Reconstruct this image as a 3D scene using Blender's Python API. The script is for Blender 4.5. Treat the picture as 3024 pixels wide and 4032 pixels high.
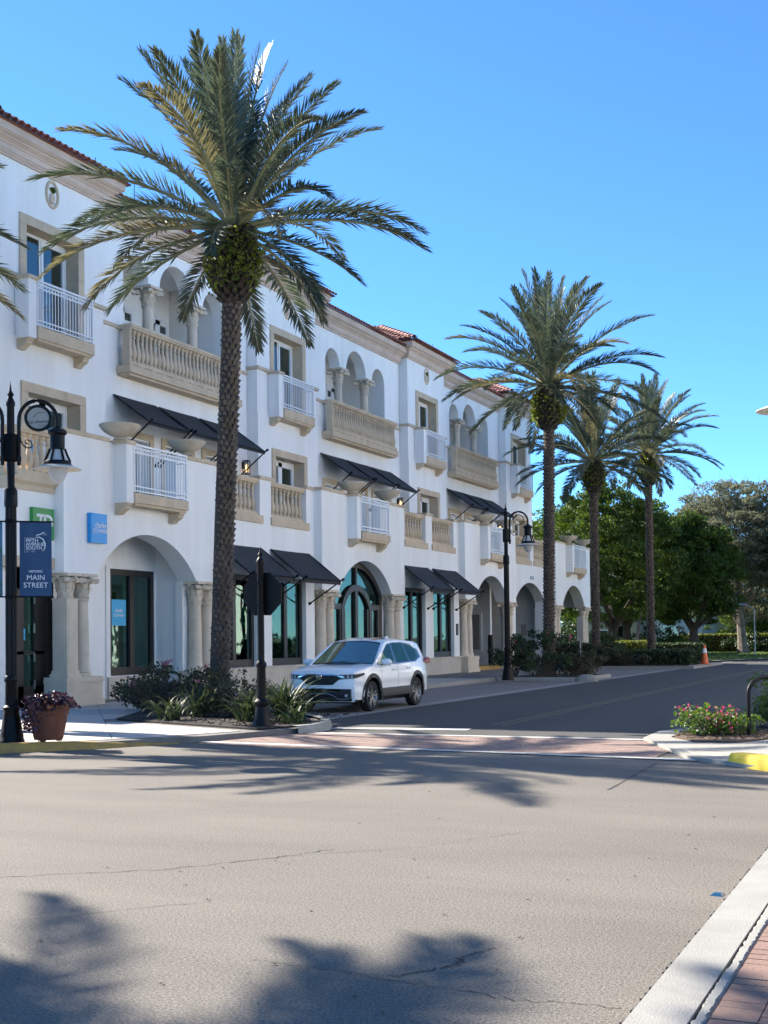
import bpy, math, random
import numpy as np
from mathutils import Vector, Matrix

random.seed(7)
RNG = np.random.default_rng(11)
for o in list(bpy.data.objects):
    bpy.data.objects.remove(o)
S = bpy.context.scene
COL = S.collection
PI = math.pi

# ------------------------------------------------------------------ camera
cam_d = bpy.data.cameras.new("camera")
cam = bpy.data.objects.new("camera", cam_d)
COL.objects.link(cam)
cam_d.sensor_fit = 'HORIZONTAL'
cam_d.sensor_width = 36.0
cam_d.lens = 36.0 * 5000.0 / 3024.0
cam_d.shift_y = 350.0 / 3024.0
cam_d.clip_start = 0.1
cam_d.clip_end = 3000.0
cam.matrix_world = Matrix(((0.9135247, 0.0220492, 0.4061852, 0.0000),
                           (0.4066219, -0.0213723, -0.9133465, 0.0000),
                           (-0.0114575, 0.9995284, -0.0284898, 1.7000),
                           (0, 0, 0, 1)))
S.camera = cam

# ------------------------------------------------------------------ sky, sun, exposure
SUN_EL = math.radians(36)
SUN_AZ = math.radians(-10)          # heading of the light on the ground, measured from +X
w = bpy.data.worlds.new("World")
S.world = w
w.use_nodes = True
nt = w.node_tree
nt.nodes.clear()
out = nt.nodes.new("ShaderNodeOutputWorld")
bg = nt.nodes.new("ShaderNodeBackground")
sky = nt.nodes.new("ShaderNodeTexSky")
sky.sky_type = 'NISHITA'
sky.sun_disc = False
sky.sun_elevation = SUN_EL
sky.sun_rotation = math.atan2(-math.cos(SUN_AZ), -math.sin(SUN_AZ))
sky.air_density = 1.0
sky.altitude = 3500
sky.dust_density = 0.0
sky.ozone_density = 10.0
bg.inputs[1].default_value = 0.09
tint = nt.nodes.new("ShaderNodeVectorMath")       # clear sea-air blue, the same over the whole sky
tint.operation = 'MULTIPLY'
tint.inputs[1].default_value = (0.86, 1.04, 1.0)
nt.links.new(sky.outputs[0], tint.inputs[0])
nt.links.new(tint.outputs[0], bg.inputs[0])
nt.links.new(bg.outputs[0], out.inputs[0])

sun_d = bpy.data.lights.new("sun", 'SUN')
sun = bpy.data.objects.new("sun", sun_d)
COL.objects.link(sun)
sun_d.energy = 4.2
sun_d.angle = math.radians(0.53)
sun_d.color = (1.0, 0.93, 0.82)
ldir = Vector((math.cos(SUN_EL) * math.cos(SUN_AZ), math.cos(SUN_EL) * math.sin(SUN_AZ), -math.sin(SUN_EL)))
sun.rotation_euler = ldir.to_track_quat('-Z', 'Y').to_euler()
sun.location = (-40, 20, 40)

S.view_settings.view_transform = 'Standard'
S.view_settings.look = 'None'
S.view_settings.exposure = 1.95
S.view_settings.gamma = 1.0
S.view_settings.use_curve_mapping = False
S.render.resolution_x = 768
S.render.resolution_y = 1024

# ------------------------------------------------------------------ materials
def mat(name, col, rough=0.7, var=0.12, scale=3.0, bump=0.0, bscale=60.0, metal=0.0, spec=0.5,
        stretch=(1, 1, 1), col2=None, trans=0.0, coat=0.0, fine=0.0, fscale=90.0):
    """base colour varied by two noises; optional second colour, fine speckle, bump, leaf translucency"""
    m = bpy.data.materials.new(name)
    m.use_nodes = True
    t = m.node_tree
    n, l = t.nodes, t.links
    b = n["Principled BSDF"]
    o = n["Material Output"]
    b.inputs["Roughness"].default_value = rough
    b.inputs["Metallic"].default_value = metal
    b.inputs["Specular IOR Level"].default_value = spec
    if coat:
        b.inputs["Coat Weight"].default_value = coat
        b.inputs["Coat Roughness"].default_value = 0.03
    geo = n.new("ShaderNodeNewGeometry")
    mp = n.new("ShaderNodeMapping")
    mp.inputs["Scale"].default_value = stretch
    l.new(geo.outputs["Position"], mp.inputs["Vector"])
    tex = n.new("ShaderNodeTexNoise")
    tex.inputs["Scale"].default_value = scale
    tex.inputs["Detail"].default_value = 6
    tex.inputs["Roughness"].default_value = 0.65
    l.new(mp.outputs[0], tex.inputs["Vector"])
    ramp = n.new("ShaderNodeValToRGB")
    c2 = col2 if col2 else tuple(c * (1 - 2 * var) for c in col)
    ramp.color_ramp.elements[0].position = 0.32
    ramp.color_ramp.elements[1].position = 0.68
    ramp.color_ramp.elements[0].color = (*c2, 1)
    ramp.color_ramp.elements[1].color = (*col, 1)
    l.new(tex.outputs["Fac"], ramp.inputs[0])
    colour = ramp.outputs[0]
    if fine:
        t2 = n.new("ShaderNodeTexNoise")
        t2.inputs["Scale"].default_value = fscale
        t2.inputs["Detail"].default_value = 4
        t2.inputs["Roughness"].default_value = 0.7
        l.new(geo.outputs["Position"], t2.inputs["Vector"])
        r2 = n.new("ShaderNodeMapRange")
        r2.inputs[1].default_value = 0.3
        r2.inputs[2].default_value = 0.7
        r2.inputs[3].default_value = 1 - fine
        r2.inputs[4].default_value = 1 + fine
        l.new(t2.outputs["Fac"], r2.inputs[0])
        mx = n.new("ShaderNodeVectorMath")
        mx.operation = 'SCALE'
        l.new(colour, mx.inputs[0])
        l.new(r2.outputs[0], mx.inputs[3])
        colour = mx.outputs[0]
    l.new(colour, b.inputs["Base Color"])
    if bump:
        t3 = n.new("ShaderNodeTexNoise")
        t3.inputs["Scale"].default_value = bscale
        t3.inputs["Detail"].default_value = 3
        l.new(geo.outputs["Position"], t3.inputs["Vector"])
        bp = n.new("ShaderNodeBump")
        bp.inputs["Strength"].default_value = bump
        bp.inputs["Distance"].default_value = 0.02
        l.new(t3.outputs["Fac"], bp.inputs["Height"])
        l.new(bp.outputs[0], b.inputs["Normal"])
    if trans:
        tr = n.new("ShaderNodeBsdfTranslucent")
        hs = n.new("ShaderNodeHueSaturation")
        hs.inputs["Value"].default_value = 1.6
        hs.inputs["Saturation"].default_value = 1.15
        l.new(colour, hs.inputs["Color"])
        l.new(hs.outputs[0], tr.inputs["Color"])
        mx = n.new("ShaderNodeMixShader")
        mx.inputs[0].default_value = trans
        l.new(b.outputs[0], mx.inputs[1])
        l.new(tr.outputs[0], mx.inputs[2])
        l.new(mx.outputs[0], o.inputs["Surface"])
    return m

def glass(name, tint, refl=0.35, clear=0.6):
    """tinted pane: part mirror, part clear"""
    m = bpy.data.materials.new(name)
    m.use_nodes = True
    t = m.node_tree
    n, l = t.nodes, t.links
    n.remove(n["Principled BSDF"])
    o = n["Material Output"]
    g = n.new("ShaderNodeBsdfGlossy")
    g.inputs["Roughness"].default_value = 0.015
    g.inputs["Color"].default_value = (0.80, 0.90, 0.86, 1)
    tr = n.new("ShaderNodeBsdfTransparent")
    tr.inputs["Color"].default_value = (*[c * clear for c in tint], 1)
    lw = n.new("ShaderNodeLayerWeight")
    lw.inputs[0].default_value = 0.35
    mr = n.new("ShaderNodeMapRange")
    mr.inputs[3].default_value = refl * 0.5
    mr.inputs[4].default_value = min(1.0, refl * 2.2)
    l.new(lw.outputs["Fresnel"], mr.inputs[0])
    mx = n.new("ShaderNodeMixShader")
    l.new(mr.outputs[0], mx.inputs[0])
    l.new(tr.outputs[0], mx.inputs[1])
    l.new(g.outputs[0], mx.inputs[2])
    # slight waviness of the sheet
    geo = n.new("ShaderNodeNewGeometry")
    tx = n.new("ShaderNodeTexNoise")
    tx.inputs["Scale"].default_value = 1.7
    l.new(geo.outputs["Position"], tx.inputs["Vector"])
    bp = n.new("ShaderNodeBump")
    bp.inputs["Strength"].default_value = 0.06
    bp.inputs["Distance"].default_value = 0.05
    l.new(tx.outputs["Fac"], bp.inputs["Height"])
    l.new(bp.outputs[0], g.inputs["Normal"])
    l.new(mx.outputs[0], o.inputs["Surface"])
    return m

def emis(name, col, strength):
    m = bpy.data.materials.new(name)
    m.use_nodes = True
    b = m.node_tree.nodes["Principled BSDF"]
    b.inputs["Base Color"].default_value = (*col, 1)
    b.inputs["Emission Color"].default_value = (*col, 1)
    b.inputs["Emission Strength"].default_value = strength
    return m

M = dict(
    stucco=mat("stucco", (0.86, 0.86, 0.845), 0.85, scale=1.1, stretch=(1, 1, 0.13), col2=(0.77, 0.755, 0.72), bump=0.25, bscale=38),
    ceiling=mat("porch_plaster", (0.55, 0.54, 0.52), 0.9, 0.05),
    stone=mat("coral_stone", (0.62, 0.50, 0.355), 0.85, scale=2.2, col2=(0.48, 0.385, 0.27), bump=0.4, bscale=45, fine=0.12),
    pinkstone=mat("cornice_stone", (0.64, 0.505, 0.42), 0.85, scale=1.4, col2=(0.52, 0.40, 0.32), bump=0.2, fine=0.1),
    column=mat("column_stone", (0.68, 0.585, 0.46), 0.85, scale=2.5, col2=(0.56, 0.475, 0.36), bump=0.4, bscale=70, fine=0.12),
    plinth=mat("plinth_stone", (0.58, 0.53, 0.45), 0.85, scale=1.8, col2=(0.48, 0.43, 0.36), bump=0.3),
    tile=mat("clay_tile", (0.36, 0.165, 0.12), 0.85, scale=3.5, col2=(0.19, 0.085, 0.065), bump=0.2),
    canvas=mat("awning_canvas", (0.022, 0.023, 0.027), 0.75, 0.15, bump=0.1, bscale=200),
    blackmetal=mat("black_metal", (0.0035, 0.004, 0.005), 0.5, 0.1, spec=0.22),
    bronze=mat("bronze_frame", (0.030, 0.024, 0.021), 0.45, 0.12, spec=0.5),
    whitemetal=mat("white_paint", (0.80, 0.81, 0.82), 0.4, 0.03),
    whiteframe=mat("white_frame", (0.78, 0.78, 0.77), 0.5, 0.03),
    glass_shop=glass("shop_glass", (0.27, 0.62, 0.50), 0.20, 0.75),
    glass_upper=glass("upper_glass", (0.35, 0.45, 0.50), 0.34, 0.55),
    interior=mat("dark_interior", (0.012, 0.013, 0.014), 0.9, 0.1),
    curtain=mat("curtain", (0.42, 0.50, 0.46), 0.9, 0.08, stretch=(1, 12, 0.2)),
    dish=mat("planter_stone", (0.60, 0.52, 0.41), 0.85, scale=3, col2=(0.46, 0.39, 0.29), bump=0.4),
    asphalt=mat("asphalt", (0.152, 0.134, 0.110), 0.92, scale=0.5, col2=(0.116, 0.102, 0.084), bump=0.4, bscale=90, fine=0.75, fscale=60, stretch=(0.5, 1.6, 1)),
    asphalt_shaded=mat("shaded_street_asphalt", (0.060, 0.057, 0.051), 0.88, scale=0.5, col2=(0.043, 0.041, 0.038), bump=0.3, bscale=130, fine=0.25, fscale=60, stretch=(1, 0.12, 1)),  # copy of the asphalt, the building's shade put into its colour
    paver=mat("sidewalk_slab", (0.50, 0.455, 0.40), 0.9, scale=1.3, col2=(0.40, 0.35, 0.31), bump=0.2, fine=0.12),
    joint=mat("sidewalk_joint", (0.20, 0.18, 0.16), 0.95, 0.2),
    parking=mat("parking_paver", (0.205, 0.18, 0.165), 0.9, scale=0.8, col2=(0.15, 0.13, 0.12), bump=0.2, fine=0.25, fscale=30),
    concrete=mat("kerb_concrete", (0.30, 0.288, 0.258), 0.9, scale=2.0, col2=(0.24, 0.228, 0.20), bump=0.3, bscale=90, fine=0.13),
    yellow=mat("shaded_kerb_yellow", (0.46, 0.27, 0.055), 0.75, scale=4, col2=(0.27, 0.17, 0.06), bump=0.3),  # kerb yellow with the left kerb's shade put into its colour
    brightyellow=mat("sunlit_kerb_yellow", (0.78, 0.56, 0.035), 0.7, scale=5, col2=(0.68, 0.46, 0.03), bump=0.3),  # same kerb yellow with full sun in its colour; door sticker reuses it
    brick=mat("brick_paver", (0.235, 0.148, 0.112), 0.9, scale=6, col2=(0.19, 0.118, 0.09), bump=0.3, fine=0.14),
    brickx=mat("crossing_brick", (0.27, 0.185, 0.150), 0.9, scale=2.5, col2=(0.215, 0.15, 0.125), bump=0.3, fine=0.14),
    brickj=mat("brick_joint", (0.10, 0.08, 0.07), 0.95, 0.2),
    whiteline=mat("road_paint_white", (0.52, 0.51, 0.48), 0.75, scale=5, col2=(0.36, 0.35, 0.325), fine=0.12),
    yellowline=mat("road_paint_yellow", (0.17, 0.145, 0.08), 0.85, scale=4, col2=(0.085, 0.078, 0.055)),
    gutter=mat("gutter_concrete", (0.27, 0.262, 0.25), 0.9, scale=2.0, col2=(0.21, 0.2, 0.19)),
    soil=mat("mulch", (0.032, 0.022, 0.016), 0.95, scale=9, col2=(0.016, 0.011, 0.008), bump=1.0, bscale=40),
    litter=mat("dry_mulch", (0.16, 0.105, 0.07), 0.95, scale=12, col2=(0.05, 0.032, 0.022), bump=1.0, bscale=40),
    lawn=mat("lawn_soil", (0.085, 0.12, 0.03), 0.95, scale=1.5, col2=(0.06, 0.085, 0.025)),
    grass=mat("grass_blade", (0.14, 0.19, 0.045), 0.7, scale=2.0, col2=(0.09, 0.13, 0.03), trans=0.3),
    ground=mat("ground_soil", (0.10, 0.11, 0.06), 0.95, scale=0.3),
    frond=mat("palm_leaf", (0.095, 0.115, 0.070), 0.48, scale=1.4, col2=(0.050, 0.070, 0.045), trans=0.22, spec=0.65),
    frond_dry=mat("palm_leaf_pale", (0.20, 0.185, 0.10), 0.45, scale=1.4, col2=(0.13, 0.12, 0.065), trans=0.25),
    rachis=mat("palm_rachis", (0.27, 0.25, 0.12), 0.45, scale=3, col2=(0.16, 0.16, 0.075)),
    bark=mat("palm_bark", (0.060, 0.046, 0.036), 0.85, scale=5, col2=(0.028, 0.021, 0.017), bump=0.6, bscale=40),
    boot=mat("palm_leaf_base", (0.150, 0.116, 0.084), 0.5, scale=6, col2=(0.058, 0.044, 0.033), bump=0.4, bscale=50),
    fern=mat("fern", (0.21, 0.25, 0.030), 0.55, scale=4, col2=(0.07, 0.10, 0.018), trans=0.35),
    ficus=mat("ficus_leaf", (0.095, 0.135, 0.022), 0.6, scale=0.6, col2=(0.026, 0.050, 0.013), trans=0.3, spec=0.2),  # lighter tone raised so that clumps look sunlit
    oakleaf=mat("oak_leaf", (0.20, 0.20, 0.125), 0.65, scale=0.6, col2=(0.11, 0.118, 0.066), trans=0.3, spec=0.25),
    treebark=mat("tree_bark", (0.085, 0.062, 0.046), 0.9, scale=3, col2=(0.035, 0.026, 0.02), bump=0.6, bscale=20),
    palebark=mat("pale_bark", (0.22, 0.185, 0.145), 0.9, scale=3, col2=(0.11, 0.09, 0.07), bump=0.5, bscale=20),
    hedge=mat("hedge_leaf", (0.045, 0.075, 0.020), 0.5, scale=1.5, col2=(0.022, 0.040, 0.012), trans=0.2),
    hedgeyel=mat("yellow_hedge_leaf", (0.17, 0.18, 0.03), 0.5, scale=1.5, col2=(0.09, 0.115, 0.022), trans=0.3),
    shrub=mat("shrub_leaf", (0.055, 0.066, 0.024), 0.6, scale=3, col2=(0.034, 0.030, 0.018), trans=0.25),
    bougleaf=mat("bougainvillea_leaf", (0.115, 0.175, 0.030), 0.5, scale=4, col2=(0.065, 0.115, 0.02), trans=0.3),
    pink=mat("pink_bract", (0.52, 0.10, 0.17), 0.6, scale=5, col2=(0.40, 0.065, 0.115), trans=0.3),
    pinkdull=mat("faded_bract", (0.42, 0.16, 0.20), 0.6, scale=5, trans=0.3),
    mauve=mat("mauve_petal", (0.42, 0.17, 0.40), 0.6, scale=5, trans=0.3),
    twig=mat("twig", (0.13, 0.10, 0.075), 0.9, scale=8),
    strap=mat("strap_leaf", (0.060, 0.082, 0.034), 0.55, scale=3, col2=(0.028, 0.040, 0.019), trans=0.2, spec=0.35),
    purple=mat("purple_leaf", (0.085, 0.035, 0.05), 0.4, scale=7, col2=(0.035, 0.014, 0.022), trans=0.12, spec=0.6),
    orange_leaf=mat("orange_leaf", (0.40, 0.14, 0.05), 0.5, trans=0.2),
    terracotta=mat("terracotta", (0.185, 0.064, 0.034), 0.85, scale=6, col2=(0.125, 0.043, 0.024), bump=0.25, bscale=60),
    carpaint=mat("white_car_paint", (0.84, 0.84, 0.84), 0.28, 0.01, coat=0.7),
    carblack=mat("black_plastic", (0.014, 0.014, 0.015), 0.55, 0.15),
    cargloss=mat("gloss_black", (0.006, 0.006, 0.007), 0.12, 0.05, coat=0.6),
    carseam=mat("panel_gap", (0.03, 0.03, 0.032), 0.8, 0.05),
    carglass=glass("car_glass", (0.55, 0.75, 0.52), 0.13, 0.8),  # green tint imitates reflections in the windscreen
    tyre=mat("tyre_rubber", (0.012, 0.012, 0.013), 0.85, 0.15),
    chrome=mat("chrome", (0.72, 0.73, 0.75), 0.12, 0.02, metal=1.0),
    alloy=mat("alloy", (0.30, 0.305, 0.31), 0.35, 0.04, metal=1.0),
    redlens=mat("red_lens", (0.28, 0.008, 0.008), 0.3, 0.05),
    headlens=mat("headlamp_lens", (0.50, 0.51, 0.51), 0.2, 0.1),
    seat=mat("seat_fabric", (0.30, 0.31, 0.22), 0.9, 0.1),  # pale green helps imitate the windscreen reflections
    signblue=mat("sign_blue", (0.012, 0.30, 0.72), 0.4, 0.04),
    posterblue=mat("poster_blue", (0.05, 0.42, 0.70), 0.5, 0.05),
    signgreen=mat("sign_green", (0.015, 0.26, 0.05), 0.4, 0.04),
    navy=mat("banner_navy", (0.030, 0.075, 0.155), 0.8, 0.08, stretch=(4, 4, 1)),
    white_print=mat("white_print", (0.75, 0.76, 0.77), 0.6, 0.02),
    grey_print=mat("grey_print", (0.42, 0.47, 0.54), 0.6, 0.02),
    dark_print=mat("dark_print", (0.05, 0.045, 0.04), 0.6, 0.02),
    discface=mat("medallion_face", (0.33, 0.31, 0.27), 0.6, 0.05),
    opal=mat("opal_globe", (0.62, 0.63, 0.64), 0.15, 0.03, trans=0.35),
    lampglow=emis("lantern_flame", (1.0, 0.60, 0.22), 1.0),
    lampglass=glass("lantern_glass", (0.9, 0.9, 0.88), 0.15, 0.9),
    shadewhite=mat("lamp_shade_enamel", (0.66, 0.62, 0.54), 0.4, 0.05),
    machine=mat("machine_grey", (0.36, 0.37, 0.39), 0.4, 0.05, metal=0.3),
    cone=mat("cone_orange", (0.72, 0.13, 0.03), 0.5, 0.05),
    cream=mat("house_cream", (0.45, 0.42, 0.34), 0.85, 0.05),
    white_siding=mat("house_white", (0.42, 0.43, 0.42), 0.8, 0.05),
    bluegrey=mat("house_bluegrey", (0.24, 0.28, 0.31), 0.8, 0.05),
    roofgrey=mat("house_roof", (0.20, 0.19, 0.18), 0.9, 0.1),
    bluemark=mat("blue_reflector", (0.008, 0.055, 0.115), 0.3, 0.1),
    tactile=mat("tactile_plate", (0.50, 0.44, 0.36), 0.9, 0.08),
    crack=mat("crack_tar", (0.045, 0.042, 0.040), 0.9, 0.1),
    painting1=mat("banner_painting", (0.10, 0.24, 0.50), 0.8, scale=2.5, col2=(0.03, 0.11, 0.04)),
)

# ------------------------------------------------------------------ mesh helpers
W = {}                                  # world position of things and parts

class MB:
    def __init__(s):
        s.v, s.f = [], []
    def add(s, vs, fs):
        k = len(s.v)
        s.v += [tuple(p) for p in vs]
        s.f += [tuple(i + k for i in f) for f in fs]
        return s
    def poly(s, pts):
        return s.add(pts, [tuple(range(len(pts)))])
    def box(s, x0, x1, y0, y1, z0, z1):
        x0, x1 = min(x0, x1), max(x0, x1)
        y0, y1 = min(y0, y1), max(y0, y1)
        return s.add([(x0, y0, z0), (x1, y0, z0), (x1, y1, z0), (x0, y1, z0), (x0, y0, z1), (x1, y0, z1), (x1, y1, z1), (x0, y1, z1)],
                     [(0, 3, 2, 1), (4, 5, 6, 7), (0, 1, 5, 4), (1, 2, 6, 5), (2, 3, 7, 6), (3, 0, 4, 7)])
    def hexa(s, p):
        return s.add(p, [(0, 3, 2, 1), (4, 5, 6, 7), (0, 1, 5, 4), (1, 2, 6, 5), (2, 3, 7, 6), (3, 0, 4, 7)])
    def prism(s, pts, axis, a0, a1):
        """2-D outline pushed along an axis; pts are the other two coordinates in xyz order"""
        def P(p, a):
            return (a, p[0], p[1]) if axis == 'x' else (p[0], a, p[1]) if axis == 'y' else (p[0], p[1], a)
        n = len(pts)
        vs = [P(p, a0) for p in pts] + [P(p, a1) for p in pts]
        fs = [tuple(range(n)), tuple(range(2 * n - 1, n - 1, -1))]
        fs += [(i, (i + 1) % n, (i + 1) % n + n, i + n) for i in range(n)]
        return s.add(vs, fs)
    def tube(s, pts, r, seg=8, caps=True):
        pts = [Vector(p) for p in pts]
        rs = r if isinstance(r, (list, tuple)) else [r] * len(pts)
        vs, fs = [], []
        up = Vector((0.013, 0.021, 1))
        for i, p in enumerate(pts):
            d = (pts[min(i + 1, len(pts) - 1)] - pts[max(i - 1, 0)]).normalized()
            if abs(d.dot(up)) > 0.98 * up.length:
                up = Vector((1, 0.013, 0.021))
            a = d.cross(up).normalized()
            b = d.cross(a).normalized()
            up = -b if False else up
            for k in range(seg):
                t = 2 * PI * k / seg
                vs.append(p + rs[i] * (math.cos(t) * a + math.sin(t) * b))
        for i in range(len(pts) - 1):
            for k in range(seg):
                fs.append((i * seg + k, i * seg + (k + 1) % seg, (i + 1) * seg + (k + 1) % seg, (i + 1) * seg + k))
        if caps:
            fs.append(tuple(range(seg - 1, -1, -1)))
            fs.append(tuple((len(pts) - 1) * seg + k for k in range(seg)))
        return s.add(vs, fs)
    def lathe(s, prof, cx=0, cy=0, cz=0, seg=16, sx=1, sy=1):
        vs, fs = [], []
        for r, z in prof:
            for k in range(seg):
                t = 2 * PI * k / seg
                vs.append((cx + r * sx * math.cos(t), cy + r * sy * math.sin(t), cz + z))
        for i in range(len(prof) - 1):
            for k in range(seg):
                fs.append((i * seg + k, i * seg + (k + 1) % seg, (i + 1) * seg + (k + 1) % seg, (i + 1) * seg + k))
        if prof[0][0] > 1e-4:
            fs.append(tuple(range(seg - 1, -1, -1)))
        if prof[-1][0] > 1e-4:
            fs.append(tuple((len(prof) - 1) * seg + k for k in range(seg)))
        return s.add(vs, fs)
    def grid(s, rows):
        n = len(rows[0])
        vs = [p for r in rows for p in r]
        fs = [(i * n + j, i * n + j + 1, (i + 1) * n + j + 1, (i + 1) * n + j) for i in range(len(rows) - 1) for j in range(n - 1)]
        return s.add(vs, fs)
    def mesh(s, name, m, smooth=False, org=(0, 0, 0)):
        me = bpy.data.meshes.new(name)
        me.from_pydata([(a - org[0], b - org[1], c - org[2]) for a, b, c in s.v], [], s.f)
        if m is not None:
            me.materials.append(M[m] if isinstance(m, str) else m)
        if smooth:
            me.polygons.foreach_set("use_smooth", [True] * len(me.polygons))
            try:
                me.set_sharp_from_angle(angle=math.radians(40))
            except Exception:
                pass
        me.update()
        return me
    def build(s, name, m, parent=None, smooth=False, local=False):
        org = (0, 0, 0) if (parent is None or local) else W[parent]
        o = bpy.data.objects.new(name, s.mesh(name, m, smooth, org))
        COL.objects.link(o)
        W[o] = Vector((0, 0, 0)) if parent is None else (Vector((0, 0, 0)) if local else Vector(org))
        if parent is not None:
            o.parent = parent
        return o

def place(name, me, loc, parent=None, rot=(0, 0, 0), scale=(1, 1, 1), local=False):
    o = bpy.data.objects.new(name, me)
    COL.objects.link(o)
    l = Vector(loc)
    if parent is not None:
        o.parent = parent
        if not local:
            l = l - W[parent]
    o.location = l
    o.rotation_euler = rot
    o.scale = scale
    W[o] = Vector(loc)
    return o

def tag(o, label, cat, group=None, kind=None):
    if label:
        o["label"] = label
    if cat:
        o["category"] = cat
    if group:
        o["group"] = group
    if kind:
        o["kind"] = kind
    return o

def thing(name, label, cat, loc=(0, 0, 0), rotz=0.0, group=None, scale=1.0):
    o = bpy.data.objects.new(name, None)
    COL.objects.link(o)
    o.location = loc
    o.rotation_euler = (0, 0, rotz)
    o.scale = (scale,) * 3
    o.empty_display_size = 0.2
    W[o] = Vector(loc)
    return tag(o, label, cat, group)

def struct(o):
    o["kind"] = "structure"
    return o

def text_mesh(name, s, size, m, ext=0.004, shear=0.0, spacing=1.0, bold=0.0, align='CENTER'):
    """flat lettering as a mesh: x along the line, y up, centred"""
    cu = bpy.data.curves.new(name, 'FONT')
    cu.body = s
    cu.size = size
    cu.align_x = align
    cu.align_y = 'CENTER'
    cu.extrude = ext
    cu.shear = shear
    cu.space_character = spacing
    cu.offset = bold
    cu.resolution_u = 3
    ob = bpy.data.objects.new(name, cu)
    COL.objects.link(ob)
    dg = bpy.context.evaluated_depsgraph_get()
    me = bpy.data.meshes.new_from_object(ob.evaluated_get(dg))
    me.name = name
    bpy.data.objects.remove(ob)
    bpy.data.curves.remove(cu)
    me.materials.clear()
    me.materials.append(M[m])
    return me

def seg_arch(ya, yb, zs, zt, n=20):
    a, h = (yb - ya) / 2, zt - zs
    r = (a * a + h * h) / (2 * h)
    c = (ya + yb) / 2
    t0 = math.asin(a / r) if h <= a else PI - math.asin(a / r)
    return [(c + r * math.sin(-t0 + 2 * t0 * i / n), zt - r + r * math.cos(-t0 + 2 * t0 * i / n)) for i in range(n + 1)]

def semi(ya, yb, zs, n=20):
    c, r = (ya + yb) / 2, (yb - ya) / 2
    return [(c - r * math.cos(PI * i / n), zs + r * math.sin(PI * i / n)) for i in range(n + 1)]

def flat(ya, yb, z):
    return [(ya, z), (yb, z)]

def arch_wall(mb, xf, xb, y0, y1, z0, z1, ops=()):
    """upright wall between two x planes; ops = (zbottom, top outline points)"""
    def q(a, b):                        # rectangle (y,z)-(y,z) front and back
        for x in (xf, xb):
            mb.poly([(x, a[0], a[1]), (x, b[0], a[1]), (x, b[0], b[1]), (x, a[0], b[1])])
    cur = y0
    bottoms = []
    for zb, pts in ops:
        ya, yb = pts[0][0], pts[-1][0]
        if ya > cur + 1e-6:
            q((cur, z0), (ya, z1))
            bottoms.append((cur, ya))
        if zb > z0 + 1e-6:
            q((ya, z0), (yb, zb))
            bottoms.append((ya, yb))
            mb.poly([(xf, ya, zb), (xf, yb, zb), (xb, yb, zb), (xb, ya, zb)])
        for (a, za), (b, zc) in zip(pts[:-1], pts[1:]):
            for x in (xf, xb):
                mb.poly([(x, a, za), (x, b, zc), (x, b, z1), (x, a, z1)])
            mb.poly([(xf, a, za), (xf, b, zc), (xb, b, zc), (xb, a, za)])
        for y, zt in (pts[0], pts[-1]):
            if zt > zb + 1e-6:
                mb.poly([(xf, y, zb), (xb, y, zb), (xb, y, zt), (xf, y, zt)])
        cur = yb
    if y1 > cur + 1e-6:
        q((cur, z0), (y1, z1))
        bottoms.append((cur, y1))
    for y in (y0, y1):
        mb.poly([(xf, y, z0), (xb, y, z0), (xb, y, z1), (xf, y, z1)])
    mb.poly([(xf, y0, z1), (xf, y1, z1), (xb, y1, z1), (xb, y0, z1)])
    for a, b in bottoms:
        mb.poly([(xf, a, z0), (xf, b, z0), (xb, b, z0), (xb, a, z0)])
    return mb

def clip_poly(poly, region):
    """clip a convex polygon by a convex region (both counter-clockwise)"""
    out_ = list(poly)
    for i in range(len(region)):
        ax, ay = region[i]
        bx, by = region[(i + 1) % len(region)]
        inp, out_ = out_, []
        for j in range(len(inp)):
            p, q_ = inp[j], inp[(j + 1) % len(inp)]
            dp = (bx - ax) * (p[1] - ay) - (by - ay) * (p[0] - ax)
            dq = (bx - ax) * (q_[1] - ay) - (by - ay) * (q_[0] - ax)
            if dp >= 0:
                out_.append(p)
            if dp * dq < 0:
                t = dp / (dp - dq)
                out_.append((p[0] + t * (q_[0] - p[0]), p[1] + t * (q_[1] - p[1])))
        if len(out_) < 3:
            return []
    return out_

def area(p):
    return abs(sum(p[i][0] * p[(i + 1) % len(p)][1] - p[(i + 1) % len(p)][0] * p[i][1] for i in range(len(p)))) / 2

def slab_field(parent, name, region, x0, x1, y0, y1, sx, sy, z0, z1, m, gap=0.012, rot=0.0, bond=False, limit=300):
    """single paving pieces laid inside a convex region"""
    c, s_ = math.cos(rot), math.sin(rot)
    n = 0
    rest = MB()
    iy = 0
    y = y0
    while y < y1:
        x = x0 - (sx / 2 if bond and iy % 2 else 0)
        while x < x1:
            p = [(x + gap / 2, y + gap / 2), (x + sx - gap / 2, y + gap / 2), (x + sx - gap / 2, y + sy - gap / 2), (x + gap / 2, y + sy - gap / 2)]
            p = [(c * a - s_ * b, s_ * a + c * b) for a, b in p]
            p = clip_poly(p, region)
            if len(p) >= 3 and area(p) > 0.08 * sx * sy:
                dz = random.uniform(-0.0025, 0.0025)
                if n < limit:
                    MB().prism(p, 'z', z0, z1 + dz).build(name, m, parent)
                else:
                    rest.prism(p, 'z', z0, z1 + dz)
                n += 1
            x += sx
        y += sy
        iy += 1
    if rest.v:
        rest.build(name + "_field", m, parent)["kind"] = "stuff"
    return n

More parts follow.
